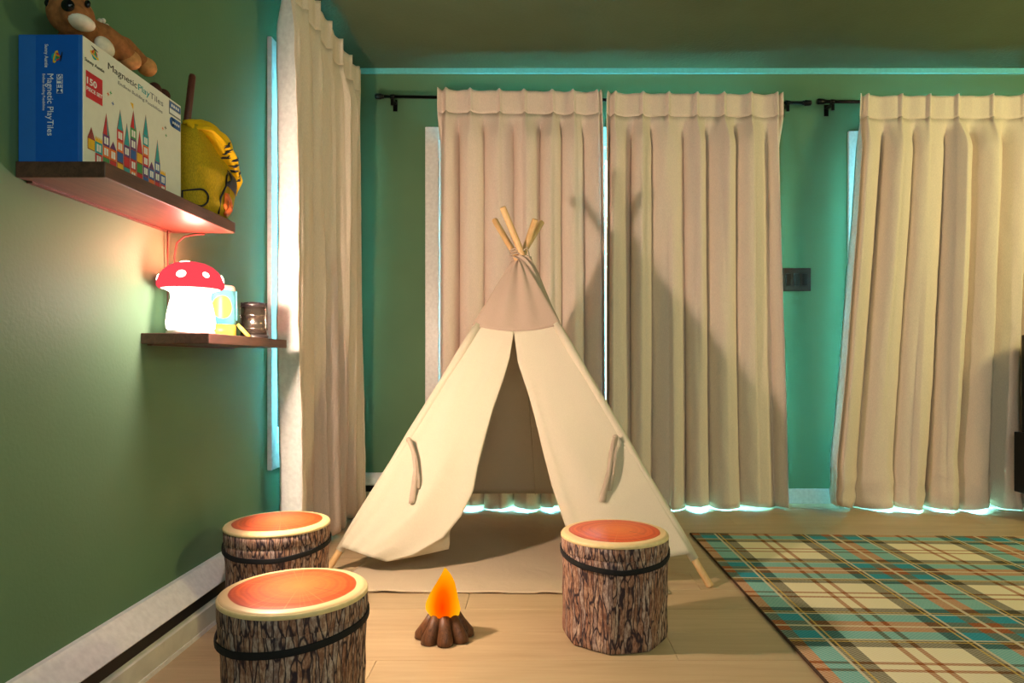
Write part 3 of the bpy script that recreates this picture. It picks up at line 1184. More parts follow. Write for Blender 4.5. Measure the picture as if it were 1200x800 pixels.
bm = bmesh.new()
ellipsoid(bm, F(-0.950, 1.402, 1.512), (0.044, 0.042, 0.041))                 # head
ellipsoid(bm, F(-0.928, 1.382, 1.500), (0.026, 0.030, 0.024))                 # muzzle
ellipsoid(bm, F(-0.958, 1.452, 1.500), (0.040, 0.055, 0.040))                 # chest
ellipsoid(bm, F(-0.950, 1.490, 1.497), (0.042, 0.060, 0.042))                 # belly and rump
for s in (-1, 1):
    ellipsoid(bm, F(-0.960 + s * 0.036, 1.405, 1.562), (0.014, 0.010, 0.032), Matrix.Rotation(s * 0.5, 3, 'Y'))
tube(bm, [F(-0.935, 1.478, 1.508), F(-0.915, 1.510, 1.500), F(-0.908, 1.533, 1.482)], [0.027, 0.021, 0.019], 14)
tube(bm, [F(-0.965, 1.495, 1.515), F(-0.938, 1.572, 1.530), F(-0.922, 1.618, 1.505)], [0.024, 0.017, 0.016], 14)
tube(bm, [F(-0.985, 1.450, 1.490), F(-1.000, 1.480, 1.475), F(-0.995, 1.520, 1.472)], [0.024, 0.020, 0.018], 14)
body = obj('body', bm, M['fur'], fw, smooth=True)
rm = body.modifiers.new('one_skin', 'REMESH')
rm.mode = 'VOXEL'
rm.voxel_size = 0.0035
rm.use_smooth_shade = True
sm = body.modifiers.new('soften', 'SMOOTH')
sm.iterations = 5
for c in ((-0.907, 1.537, 1.480), (-0.920, 1.625, 1.502)):
    bm = bmesh.new()
    ellipsoid(bm, F(*c), (0.0215, 0.023, 0.0215))
    obj('foot', bm, M['fur_tan'], fw)
bm = bmesh.new()
ellipsoid(bm, F(-0.917, 1.384, 1.488), (0.024, 0.028, 0.014))
obj('chin', bm, M['fur_white'], fw)
bm = bmesh.new()
ellipsoid(bm, F(-0.922, 1.352, 1.506), (0.013, 0.008, 0.012))
obj('nose', bm, M['bead'], fw)
for x_, z_ in ((-0.975, 1.520), (-0.907, 1.528)):
    bm = bmesh.new()
    ellipsoid(bm, F(x_, 1.370 if x_ < -0.95 else 1.389, z_), (0.006, 0.004, 0.008))
    obj('eye', bm, M['bead'], fw)
bm = bmesh.new()
ellipsoid(bm, F(-0.918, 1.462, 1.474), (0.014, 0.028, 0.020))
obj('belly_patch', bm, M['fur_white'], fw)
for k, (yy, zz) in enumerate(((1.470, 1.5335), (1.482, 1.540), (1.494, 1.5345), (1.500, 1.527))):
    bm = bmesh.new()
    ellipsoid(bm, F(-0.934, yy, zz), (0.006, 0.0035, 0.006), seg=10)
    obj('back_spot', bm, M['fur_white'], fw)

tp = empty('plush_paws', (-0.935, 1.70, BZ1), 'small dark brown plush paws showing behind the far end of the toy box', 'plush toy')
bm = bmesh.new()
ellipsoid(bm, (0, -0.016, 0.018), (0.018, 0.014, 0.019))
ellipsoid(bm, (0.006, 0.014, 0.016), (0.017, 0.014, 0.017))
ellipsoid(bm, (-0.014, 0.0, 0.012), (0.024, 0.022, 0.012))
o = obj('body', bm, M['fur_dark'], tp)
rm = o.modifiers.new('one_skin', 'REMESH')
rm.mode = 'VOXEL'
rm.voxel_size = 0.002
rm.use_smooth_shade = True

# ---------------------------------------------------------------- yellow drawstring bag and the stick in it
bgx = empty('drawstring_bag', (-0.935, 1.885, 1.199), 'yellow mesh drawstring bag with black print at the end of the upper shelf', 'bag')
BAG_L = [(0.0, -0.100), (0.015, -0.108), (0.10, -0.110), (0.17, -0.105), (0.21, -0.092), (0.235, -0.068)]
BAG_R = [(0.0, 0.064), (0.012, 0.085), (0.05, 0.112), (0.10, 0.138), (0.14, 0.134), (0.170, 0.100), (0.205, 0.045), (0.235, -0.020)]


def interp(tab, z):
    for (z0, a), (z1, b) in zip(tab, tab[1:]):
        if z <= z1:
            return lerp(a, b, max(0, (z - z0) / (z1 - z0)))
    return tab[-1][1]


def bag_pt(u, v):
    a = 2 * PI * u
    z = 0.235 * v
    yl, yr = interp(BAG_L, z), interp(BAG_R, z)
    ca, sa = math.cos(a), math.sin(a)
    half = lerp(0.074, 0.040, max(0, (v - 0.5) / 0.5)) * (0.85 + 0.15 * min(1, v * 8))
    wr = 1 + 0.05 * math.sin(5 * a + 6 * v) * v + 0.05 * noise.noise(Vector((ca * 2, sa * 2, v * 5)))
    sx = math.copysign(abs(ca) ** 0.55, ca)
    sy = math.copysign(abs(sa) ** 0.55, sa)
    return Vector((half * sx * wr + 0.004, (yl + yr) / 2 + (yr - yl) / 2 * sy, max(0.0, z)))


bm = bmesh.new()
grid(bm, bag_pt, 56, 34)
bmesh.ops.remove_doubles(bm, verts=bm.verts, dist=0.0003)
bmesh.ops.holes_fill(bm, edges=[e for e in bm.edges if e.is_boundary], sides=80)
bmesh.ops.recalc_face_normals(bm, faces=bm.faces)
obj('mesh_body', bm, M['mesh_bag'], bgx)

ROLL = [(-0.075, 0.232), (-0.035, 0.243), (0.005, 0.230), (0.045, 0.202), (0.085, 0.174), (0.120, 0.140), (0.132, 0.100)]


def bag_top(u, v):
    """bright cloth gathered along the mouth and lying over the far shoulder of the bag"""
    yy, zz = poly_at(ROLL, v)
    an = 2 * PI * u
    w = lerp(0.018, 0.033, math.sin(PI * min(1, v * 1.15))) * (1 + 0.09 * math.sin(4 * an + v * 14) + 0.07 * math.sin(9 * an - v * 9))
    if v > 0.86:
        w *= max(0.12, (1 - v) / 0.14)
    if v < 0.05:
        w *= 0.5 + v * 10
    return Vector((0.026 + 0.030 * v + w * 1.35 * math.cos(an), yy + w * 0.75 * math.sin(an), zz + w * 0.75 * math.sin(an) - 0.010 * math.cos(an)))


bm = bmesh.new()
grid(bm, bag_top, 36, 48)
bmesh.ops.remove_doubles(bm, verts=bm.verts, dist=0.0003)
bmesh.ops.holes_fill(bm, edges=[e for e in bm.edges if e.is_boundary], sides=60)
bmesh.ops.recalc_face_normals(bm, faces=bm.faces)
obj('gathered_top', bm, M['bag_top'], bgx)


def on_bag(yy, z, lift=0.002):
    """front surface point of the bag (towards the room)"""
    best = None
    for i in range(-29, 30):
        p = bag_pt((i / 120) % 1.0, z / 0.235)
        d = abs(p.y - yy)
        if best is None or d < best[0]:
            best = (d, p)
    return best[1] + Vector((lift, 0, 0))


ring_pts = [on_bag(-0.094 + 0.020 * math.cos(t / 18 * 2 * PI), 0.032 + 0.022 * math.sin(t / 18 * 2 * PI), 0.003) for t in range(19)]
obj('print_ring', tubebm(ring_pts, 0.0025, 8), M['p_black'], bgx)
obj('print_line', tubebm([on_bag(-0.012, 0.006, .003), on_bag(-0.012, 0.05, .003), on_bag(0.002, 0.09, .003), on_bag(0.010, 0.118, .003), on_bag(0.03, 0.135, .003)], 0.0026, 8), M['p_black'], bgx)
bm = bmesh.new()
grid(bm, lambda u, v: on_bag(0.026 + 0.028 * max(v, .02) * math.cos(2 * PI * u), 0.040 + 0.032 * max(v, .02) * math.sin(2 * PI * u), 0.0035), 20, 3)
solidify(obj('print_disc', bm, M['p_orange'], bgx), 0.001)
bm = bmesh.new()
grid(bm, lambda u, v: on_bag(lerp(0.040, 0.084, u) - 0.02 * (1 - v) * (1 - u), lerp(0.092, 0.142, v) - 0.012 * u, 0.0035), 5, 5)
solidify(obj('print_patch', bm, M['p_black'], bgx), 0.001)
bagm = Matrix(((0, 0, 1, 0), (1, 0, 0, 0), (0, 1, 0, 0), (0, 0, 0, 1)))
bagr = Matrix.Rotation(0.55, 4, 'Z') @ bagm
text_obj('lettering', 'CA', 0.026, M['p_black'], Matrix.Translation(on_bag(0.030, 0.074, 0.005)) @ bagr, bgx, bold=0.0006)
text_obj('lettering', 'M', 0.026, M['p_black'], Matrix.Translation(on_bag(0.020, 0.032, 0.006)) @ bagr, bgx, bold=0.0006)
for k in range(8):
    v0 = 0.40 + 0.055 * k
    da = 0.06 * (k % 3)
    bm = bmesh.new()
    grid(bm, lambda u, v: bag_top((0.93 - da + 0.11 * v + 0.03 * math.sin(u * 5 + k)) % 1.0, v0 + u * 0.028) + Vector((0.002, 0, 0)), 3, 5)
    solidify(obj('print_mark', bm, M['p_black'], bgx), 0.001)

st = empty('wooden_stick', (-0.94, 1.80, 1.203), 'dark red-brown round wooden stick leaning upright out of the yellow bag', 'stick')
s0, s1 = Vector((0, 0, 0)), Vector((X(232, 1.89) + 0.94, 0.06, ZY(88, 1.86) - 1.203))
obj('shaft', tubebm([s0, s0.lerp(s1, 0.985), s1], [0.0098, 0.0092, 0.0078], 14), M['stick'], st)

# ---------------------------------------------------------------- mushroom lamp
ml = empty('mushroom_lamp', (-0.942, 1.878, 0.876), 'glowing mushroom lamp with a red spotted cap on the lower shelf', 'lamp')
obj('base_plate', lathebm([(0.052, 0), (0.060, 0.0), (0.062, 0.004), (0.060, 0.009), (0.055, 0.010)], 40), M['lamp_base'], ml)
obj('stem', lathebm([(0.056, 0.010), (0.061, 0.016), (0.0625, 0.032), (0.060, 0.055), (0.055, 0.080), (0.050, 0.100), (0.052, 0.114), (0.064, 0.121), (0.074, 0.124)], 48, cap=True), M['stem_glow'], ml)
cap_prof = [(0.070, 0.1238), (0.080, 0.125), (0.0845, 0.131), (0.0845, 0.141), (0.080, 0.156), (0.070, 0.172), (0.056, 0.185), (0.038, 0.194), (0.018, 0.1985), (0.001, 0.2)]
capo = obj('cap', lathebm(cap_prof, 48), M['cap_glow'], ml)


def cap_point(az, z):
    for (r0, z0), (r1, z1) in zip(cap_prof[2:], cap_prof[3:]):
        if z0 <= z <= z1:
            r = lerp(r0, r1, (z - z0) / (z1 - z0))
            n = Vector((z1 - z0, 0, -(r1 - r0))).normalized()
            return Vector((r * math.cos(az), r * math.sin(az), z)), Vector((n.x * math.cos(az), n.x * math.sin(az), n.z))


def spot(az, z, r, name='cap_spot'):
    p, n = cap_point(az, z)
    q = n.to_track_quat('Z', 'Y').to_matrix()
    bm = bmesh.new()
    ellipsoid(bm, p - n * 0.001, (r, r, 0.0034), q, seg=20)
    return obj(name, bm, M['stem_glow'], capo)


tocam = math.atan2(-1.878, 0.942)
for da, z, r in ((-0.30, 0.158, 0.0125), (0.48, 0.158, 0.0095), (1.42, 0.154, 0.012), (-1.45, 0.152, 0.010), (2.5, 0.158, 0.012), (-2.4, 0.158, 0.012)):
    spot(tocam + da, z, r)
spot(tocam - 0.6, 0.1965, 0.014)
# the lamp's own light into the room
sl = bpy.data.lights.new('mushroom_lamp_light', 'SPOT')
sl.energy = 70
sl.color = (1.0, 0.75, 0.54)
sl.spot_size = R(172)
sl.spot_blend = 0.15
sl.shadow_soft_size = 0.035
slo = bpy.data.objects.new('mushroom_lamp_light', sl)
COL.objects.link(slo)
slo.location = (-0.83, 1.80, 0.965)
slo.rotation_euler = Vector((0.93, 0.37, -0.03)).to_track_quat('-Z', 'Y').to_euler()

wl_ = bpy.data.lights.new('mushroom_stem_light', 'POINT')
wl_.energy = 10.0
wl_.color = (1.0, 0.66, 0.66)
wl_.shadow_soft_size = 0.03
wlo = bpy.data.objects.new('mushroom_stem_light', wl_)
COL.objects.link(wlo)
wlo.location = (-0.82, 1.80, 0.965)
rl_ = bpy.data.lights.new('mushroom_cap_light', 'POINT')
rl_.energy = 7.0
rl_.color = (1.0, 0.17, 0.13)
rl_.shadow_soft_size = 0.03
rlo = bpy.data.objects.new('mushroom_cap_light', rl_)
COL.objects.link(rlo)
rlo.location = (-0.93, 1.875, 1.098)

lc = empty('lamp_cord', (-1.02, 1.90, 1.05), 'thin brown double power cord rising behind the mushroom lamp to the upper shelf', 'cord')
obj('strand', tubebm([(0.0, 0.005, -0.165), (0.0, 0.004, 0.0), (0.002, 0.0, 0.12)], 0.0022, 8), M['cord'], lc)
obj('strand', tubebm([(0.008, 0.022, -0.165), (0.010, 0.022, 0.05), (0.014, 0.026, 0.085), (0.030, 0.036, 0.105), (0.055, 0.040, 0.111), (0.085, 0.042, 0.113)], 0.0026, 8), M['cord'], lc)

# ---------------------------------------------------------------- tumbler
tu = empty('tumbler', (-0.945, 2.06, 0.876), 'sky blue kids tumbler with yellow circle and base behind the mushroom lamp', 'tumbler')
obj('base', lathebm([(0.040, 0.0), (0.044, 0.003), (0.044, 0.036)], 32), M['cup_yellow'], tu)
tprof = [(0.0435, 0.036), (0.043, 0.10), (0.042, 0.138)]
obj('body', lathebm(tprof, 64), M['cup_blue'], tu)
obj('rim', lathebm([(0.0425, 0.138), (0.042, 0.146), (0.040, 0.152), (0.036, 0.154)], 32), M['cup_peach'], tu)
bm = bmesh.new()
ac = math.atan2(-2.06, 0.945) + 0.15


def circ(u, v):
    a = 2 * PI * u
    q = max(v, 0.001)
    aa, zz = ac + q * 0.026 * math.cos(a) / 0.0434 * 1.1, 0.087 + q * 0.034 * math.sin(a)
    return Vector((0.0441 * math.cos(aa), 0.0441 * math.sin(aa), zz))


grid(bm, circ, 28, 8)
obj('circle_print', bm, M['cup_yellow'], tu)
obj('strap', tubebm([(0.040, 0.028, 0.040), (0.050, 0.034, 0.026), (0.060, 0.045, 0.010), (0.066, 0.055, 0.004)], [0.004, 0.006, 0.006, 0.004], 10), M['cup_yellow'], tu)
obj('ridge', tubebm([(0.0405, 0.018, 0.138), (0.0415, 0.018, 0.05)], 0.003, 8), M['cup_blue'], tu)

# ---------------------------------------------------------------- camping lantern (closed)
la = empty('camping_lantern', (-0.915, 2.235, 0.876), 'small gunmetal camping lantern at the far end of the lower shelf', 'lantern')
obj('foot', lathebm([(0.043, 0), (0.045, 0.003), (0.045, 0.010), (0.042, 0.013)], 32), M['gunmetal_dark'], la)
obj('sleeve', lathebm([(0.040, 0.012), (0.0405, 0.028), (0.0425, 0.030), (0.0425, 0.034), (0.040, 0.036), (0.0395, 0.070), (0.042, 0.072), (0.042, 0.077), (0.0395, 0.079), (0.039, 0.104)], 36), M['gunmetal'], la)
obj('lid', lathebm([(0.041, 0.103), (0.0415, 0.110), (0.037, 0.116), (0.028, 0.119), (0.010, 0.1195)], 32), M['gunmetal_dark'], la)
for a in (-1.15 - 1.1, -1.15 + 0.85):
    ca, sa = math.cos(a), math.sin(a)
    obj('wire_handle', tubebm([(0.0415 * ca, 0.0415 * sa, 0.108), (0.046 * ca, 0.046 * sa, 0.100), (0.0455 * ca, 0.0455 * sa, 0.035), (0.043 * ca, 0.043 * sa, 0.028)], 0.0018, 8), M['chrome'], la)
for k in range(8):
    a = 2 * PI * k / 8
    bm = bmesh.new()
    ellipsoid(bm, (0.040 * math.cos(a), 0.040 * math.sin(a), 0.1135), (0.0035, 0.0035, 0.0035), seg=10)
    obj('stud', bm, M['gunmetal_dark'], la)

# ---------------------------------------------------------------- log stools
SR, SH = 0.157, 0.305


def octa(a, z):
    k = (a + 0.2) % (PI / 4) - PI / 8
    o8 = math.cos(PI / 8) / math.cos(k)
    w = min(1.0, max(0.0, (0.26 - z) / 0.16))
    return lerp(1.0, 0.99 * o8 + 0.012 * math.sin(3 * a), 0.8 * w)


def stool(label, loc, rz):
    r = empty('log_stool', loc, label, 'stool', 'tree stump stools around the campfire', None, rz)
    prof = [(SR * 0.95, 0.0), (SR * 0.985, 0.004)] + [(SR * (0.99 + 0.006 * math.sin(k)), 0.004 + 0.254 * k / 16) for k in range(1, 17)]
    obj('bark_body', lathebm(prof, 64, octa), M['bark'], r)
    obj('lid_side', lathebm([(SR * 0.985, 0.255), (SR * 0.998, 0.258), (SR, 0.275), (SR * 0.995, 0.291)], 64), M['bark'], r)
    obj('piping', lathebm([(SR * 0.985, 0.289), (SR * 1.003, 0.291), (SR * 1.003, 0.296), (SR * 0.985, 0.3005)], 64), M['rim'], r)
    top = [(SR * 0.992, 0.297), (SR * 0.975, 0.3015), (SR * 0.93, 0.304), (SR * 0.7, 0.3055), (SR * 0.35, 0.307), (0.002, 0.3075)]
    obj('ring_top', lathebm(top, 64), M['rings'], r)
    return r


def band(root, zs, bulge):
    """elastic band stretched over the lid: polygon of straight runs"""
    pts = []
    n = len(zs)
    for i in range(n):
        a0, a1 = 2 * PI * i / n, 2 * PI * (i + 1) / n
        for k in range(6):
            a = lerp(a0, a1, k / 6)
            z = lerp(zs[i], zs[(i + 1) % n], k / 6)
            rad = SR * 1.006 * (1 + bulge * (1 if k == 0 and i == 0 else 0))
            pts.append(Vector((rad * math.cos(a), rad * math.sin(a), z)))
    bm = bmesh.new()
    m = len(pts)
    prof = [(-0.001, -0.0075), (0.0025, -0.007), (0.003, 0), (0.0025, 0.007), (-0.001, 0.0075)]
    rings = []
    for p in pts:
        d = Vector((p.x, p.y, 0)).normalized()
        rings.append([bm.verts.new(p + d * a + Vector((0, 0, b))) for a, b in prof])
    for i in range(m):
        q0, q1 = rings[i], rings[(i + 1) % m]
        for k in range(len(prof)):
            k2 = (k + 1) % len(prof)
            bm.faces.new((q0[k], q0[k2], q1[k2], q1[k]))
    bmesh.ops.recalc_face_normals(bm, faces=bm.faces)
    return obj('elastic_band', bm, M['elastic'], root)


s1 = stool('log print stool nearest the camera, front left of the campfire', (-0.525, 1.50, 0), 0.3)
band(s1, [0.245, 0.238, 0.235, 0.232, 0.214, 0.216, 0.226, 0.238], 0)
s2 = stool('log print stool with a dull red top against the left wall', (-0.797, 2.13, 0), 1.1)
band(s2, [0.25, 0.246, 0.250, 0.238, 0.224, 0.222, 0.234, 0.246], 0)
s3 = stool('log print stool with a bright orange top in front of the tent', (0.239, 2.01, 0), 0.0)
band(s3, [0.252, 0.250, 0.250, 0.252, 0.254, 0.236, 0.226, 0.234], 0)

# ---------------------------------------------------------------- toy campfire
cf = empty('toy_campfire', (-0.259, 1.99, 0), 'small light-up campfire toy glowing orange on the floor', 'lamp')
for k in range(8):
    a = 2 * PI * k / 8 + 0.15
    ca, sa = math.cos(a), math.sin(a)
    rr_ = random.Random(k)
    top = Vector((0.028 * ca, 0.028 * sa, 0.072))
    bot = Vector((0.060 * ca, 0.060 * sa, 0.0 + 0.010))
    bm = bmesh.new()
    tube(bm, [bot + Vector((0.004 * ca, 0.004 * sa, -0.0095)), bot + Vector((0.003 * ca, 0.003 * sa, 0.002)), bot.lerp(top, 0.5), top], [0.0225, 0.0230, 0.0185, 0.0150], 14)
    for v in bm.verts:
        v.co += 0.0012 * noise.noise_vector(v.co * 90 + Vector((k, 0, 0)))
        v.co.z = max(v.co.z, 0.0)
    obj('log', bm, M['log'], cf)
obj('core', lathebm([(0.055, 0.0), (0.05, 0.02), (0.034, 0.06), (0.03, 0.066)], 20), M['log'], cf)


def flame_pt(u, v):
    a = 2 * PI * u
    prof = [(0.030, 0.062), (0.042, 0.068), (0.0485, 0.084), (0.0475, 0.102), (0.041, 0.122), (0.031, 0.143), (0.0225, 0.163), (0.013, 0.182), (0.003, 0.199)]
    r, z = poly_at(prof, v)
    w = 1 + 0.05 * math.sin(3 * a + 2 * z * 20) + 0.04 * math.sin(5 * a - 40 * z)
    return Vector((r * w * math.cos(a) + 0.004 * math.sin(z * 45), r * w * math.sin(a), z))


bm = bmesh.new()
vs = grid(bm, flame_pt, 40, 32)
bmesh.ops.remove_doubles(bm, verts=bm.verts, dist=0.0002)
bmesh.ops.holes_fill(bm, edges=[e for e in bm.edges if e.is_boundary], sides=80)
bmesh.ops.recalc_face_normals(bm, faces=bm.faces)
obj('flame', bm, M['flame'], cf)
fpl = bpy.data.lights.new('campfire_light', 'POINT')
fpl.energy = 1.0
fpl.color = (1.0, 0.62, 0.30)
fpl.shadow_soft_size = 0.03
fo = bpy.data.objects.new('campfire_light', fpl)
COL.objects.link(fo)
fo.location = (-0.259, 1.99, 0.25)

# ---------------------------------------------------------------- tent
TP = Vector((-0.066, 2.93, 1.255))
FEET = {'fl': Vector((-0.785, 2.58, 0)), 'fr': Vector((0.63, 2.425, 0)), 'rl': Vector((-0.50, 3.42, 0)), 'rr': Vector((0.50, 3.40, 0))}
OFF = {'fl': Vector((0.012, 0.004, 0)), 'fr': Vector((-0.010, -0.004, 0)), 'rl': Vector((0.02, 0.02, 0)), 'rr': Vector((0.02, -0.024, 0))}
EXT = {'fl': 0.125, 'fr': 0.135, 'rl': 0.12, 'rr': 0.15}
tent = empty('teepee_tent', (0, 0, 0), 'cream canvas play teepee with taupe peak, open flaps and four wooden poles', 'tent')
for k in ('fl', 'fr', 'rl', 'rr'):
    a = FEET[k]
    b = TP + OFF[k]
    e = b + (b - a) * EXT[k]
    d = (e - a).normalized()
    bm = bmesh.new()
    tube(bm, [a, a + d * 0.006, a.lerp(e, 0.5), e - d * 0.004, e], [0.011, 0.0135, 0.0135, 0.0135, 0.011], 14)
    for v in bm.verts:
        v.co.z = max(v.co.z, 0.0)
    obj('pole', bm, M['pole'], tent)

NF = (FEET['fr'] - FEET['fl']).cross(TP - FEET['fl']).normalized()
if NF.y > 0:
    NF = -NF


def fp(px, py, off=0.0):
    return pxy(px, py, FEET['fl'] + NF * off, NF)


def on_pole(k, s, off=None):
    """s: 0 at the crossing, 1 at the foot"""
    p = TP.lerp(FEET[k], s)
    return p if off is None else p + off


S_CAP, S_HEM = 0.235, 0.945
# pole sleeves
for k in ('fl', 'fr', 'rl', 'rr'):
    hem = 0.935 if k != 'fr' else 0.930
    bm = bmesh.new()
    tube(bm, [(TP + OFF[k]).lerp(FEET[k], lerp(S_CAP + 0.004, hem, i / 8)) for i in range(9)], [0.0175 + 0.0015 * math.sin(i * 2.1) for i in range(9)], 12, cap=False)
    solidify(obj('pole_sleeve', bm, M['cotton'], tent), 0.0015)

# left flap, pulled aside and folded back at its free edge
foldL = [(602, 388), (597, 420), (588, 450), (578, 478), (569, 510), (561, 540), (555, 574), (541, 604), (519, 630), (484, 650), (452, 658)]
backL = [(602, 388), (597, 420), (588, 450), (578, 478), (569, 510), (561, 542), (548, 580), (530, 606), (527, 624), (527, 636), (526, 643)]


def left_flap(u, v):
    A = (TP + OFF['fl']).lerp(FEET['fl'], lerp(S_CAP - 0.02, 0.925, v)) + NF * (0.004 + 0.016 * v)
    Fd = poly_at(foldL, v)
    Fp = fp(Fd[0], Fd[1], 0.014)
    if u <= 0.72:
        q = u / 0.72
        p = A.lerp(Fp, q)
        # gentle billow and diagonal pull creases running from the tie
        b = 0.035 * math.sin(PI * q) * v * (1 - 0.3 * v)
        cr = 0.012 * math.sin(9 * (q - 0.7 * v) + 1) * v * math.sin(PI * q)
        cr += 0.010 * math.exp(-((q - 0.74 + 0.25 * v) / 0.10) ** 2) * v
        cr -= 0.010 * math.exp(-((q - 0.16) / 0.07) ** 2) * v
        return p + NF * (b * 0.6 + cr)
    q = (u - 0.72) / 0.28
    E = poly_at(backL, v)
    back = -0.09 * max(0.0, (v - 0.35) / 0.65)
    Ep = fp(E[0], E[1], back)
    p = Fp.lerp(Ep, q)
    return p - NF * (0.02 * math.sin(PI * q) * v)


bm = bmesh.new()
grid(bm, left_flap, 60, 60)
solidify(obj('door_flap', bm, M['cotton'], tent), 0.0015)

inR = [(602, 388), (607, 425), (620, 464), (629, 498), (637, 532), (647, 570), (659, 606), (671, 640), (682, 668)]


def right_flap(u, v):
    A = (TP + OFF['fr']).lerp(FEET['fr'], lerp(S_CAP - 0.02, 0.915, v)) + NF * (0.004 + 0.016 * v)
    I = poly_at(inR, v)
    Ip = fp(I[0], I[1], 0.012)
    p = A.lerp(Ip, u)
    b = 0.02 * math.sin(PI * u) * v
    cr = 0.008 * math.sin(8 * (u + 0.5 * v)) * v * math.sin(PI * u)
    cr += 0.010 * math.exp(-((u - 0.92) / 0.06) ** 2) * v
    return p + NF * (b + cr)


bm = bmesh.new()
grid(bm, right_flap, 40, 50)
solidify(obj('door_flap', bm, M['cotton'], tent), 0.0015)


def side_panel(ka, kb, hem, sag, out):
    c = (FEET['fl'] + FEET['fr'] + FEET['rl'] + FEET['rr']) / 4
    def fn(u, v):
        a = on_pole(ka, lerp(S_CAP - 0.01, hem, v))
        b = on_pole(kb, lerp(S_CAP - 0.01, hem, v))
        p = a.lerp(b, u)
        n = Vector((p.x - c.x, p.y - c.y, 0)).normalized()
        return p + n * (out - sag * math.sin(PI * u) * v + 0.006 * math.sin(11 * u + 6 * v) * v * math.sin(PI * u)) + Vector((0, 0, 0.012 * math.sin(PI * u) * v))
    bm = bmesh.new()
    grid(bm, fn, 30, 30)
    return solidify(obj('side_panel', bm, M['cotton'], tent), 0.0015)


side_panel('fl', 'rl', 0.90, 0.04, 0.012)
side_panel('fr', 'rr', 0.90, 0.04, 0.012)
bp = side_panel('rl', 'rr', 0.885, 0.015, 0.012)
bp.name = 'rear_panel'
# seam down the middle of the rear panel
seam = []
for i in range(9):
    v = i / 8
    a = on_pole('rl', lerp(S_CAP, 0.885, v)).lerp(on_pole('rr', lerp(S_CAP, 0.885, v)), 0.52)
    seam.append(a + Vector((0, -0.004 - 0.012 * v, 0.008 * v)))
obj('rear_seam', tubebm(seam, 0.0025, 6), M['cotton'], tent)

# taupe peak
order = ['fl', 'fr', 'rr', 'rl']
cen = (FEET['fl'] + FEET['fr'] + FEET['rl'] + FEET['rr']) / 4


def peak(u, v):
    x = u * 4
    i = int(x) % 4
    f = x - int(x)
    ka, kb = order[i], order[(i + 1) % 4]
    s = lerp(0.004, S_CAP + 0.006, v)
    a = (TP + OFF[ka]).lerp(FEET[ka], s)
    b = (TP + OFF[kb]).lerp(FEET[kb], s)
    p = a.lerp(b, f)
    ax = TP.lerp(cen, s)
    n = Vector((p.x - ax.x, p.y - ax.y, 0))
    n = n.normalized() if n.length > 1e-6 else Vector((0, -1, 0))
    m = ((a - ax).length + (b - ax).length) / 2
    rad = 0.029 - 0.003 * v
    pl = 0.010 * math.cos(2 * PI * f * 3) * math.sin(PI * f) * (1 - 0.6 * v) + (0.010 if i == 1 else 0) * math.sin(PI * f) * (1 - v)
    dz = 0.0 if i != 0 else -0.026 * math.sin(PI * f) * v
    return p + n * (rad + pl) + Vector((0, 0, dz))


bm = bmesh.new()
grid(bm, peak, 96, 26)
bmesh.ops.remove_doubles(bm, verts=bm.verts, dist=0.0005)
solidify(obj('peak_cap', bm, M['cap'], tent), 0.0015)
# cord lashing at the crossing
bm = bmesh.new()
for k in range(3):
    z = TP.z + 0.004 + 0.010 * k
    pts = [Vector((TP.x + 0.033 * math.cos(a / 20 * 2 * PI), TP.y + 0.036 * math.sin(a / 20 * 2 * PI), z + 0.003 * math.sin(a))) for a in range(21)]
    tube(bm, pts, 0.0035, 8)
tube(bm, [TP + Vector((0.02, -0.036, 0.015)), TP + Vector((0.04, -0.04, 0.03)), TP + Vector((0.045, -0.04, 0.01)), TP + Vector((0.05, -0.04, -0.02))], 0.003, 8)
obj('lashing', bm, M['tie'], tent)


def ribbon(pts, w, parent):
    bm = bmesh.new()
    n = len(pts)
    def fn(u, v):
        p = poly_at([tuple(q) for q in pts], v)
        return Vector(p) + Vector(((u - 0.5) * w * (1 - 0.25 * math.sin(v * 5)), 0.004 * math.sin(v * 7 + u), 0))
    grid(bm, fn, 2, 20)
    return solidify(obj('tie_ribbon', bm, M['tie'], parent), 0.0012)


def knot(p, parent):
    bm = bmesh.new()
    ellipsoid(bm, p, (0.011, 0.007, 0.010), seg=12)
    obj('tie_button', bm, M['tie'], parent)


def drop(px0, py0, pts, off):
    return [fp(a, b, off) for a, b in pts]


knot(fp(479, 515, 0.045), tent)
ribbon(drop(0, 0, [(479, 515), (484, 530), (487, 550), (485, 570), (482, 590)], 0.052), 0.018, tent)
ribbon(drop(0, 0, [(480, 515), (487, 535), (490, 560), (489, 572)], 0.048), 0.014, tent)
knot(fp(721, 512, 0.042), tent)
ribbon(drop(0, 0, [(721, 512), (716, 530), (714, 550), (709, 572), (706, 588)], 0.050), 0.020, tent)
ribbon(drop(0, 0, [(722, 512), (721, 530), (718, 555), (714, 575)], 0.045), 0.016, tent)

# ---------------------------------------------------------------- canvas mat under the tent
def mat_pt(u, v):
    x = lerp(lerp(-0.70, 0.47, u), lerp(-0.62, 0.46, u), v)
    yv = lerp(2.345 + 0.02 * (1 - u), 3.55, v)
    z = 0.005 + 0.003 * noise.noise(Vector((x * 5, yv * 5, 1))) + 0.003 * max(0, noise.noise(Vector((x * 9, yv * 2.2, 4))))
    if v < 0.02:
        z += 0.003 * max(0, math.sin(x * 34))
    return Vector((x, yv, max(z, 0.0035)))


bm = bmesh.new()
grid(bm, mat_pt, 60, 60)
mo = obj('canvas_mat', bm, M['mat'])
solidify(mo, 0.0025)
tag(mo, 'taupe canvas floor mat spread under the teepee tent', 'mat')

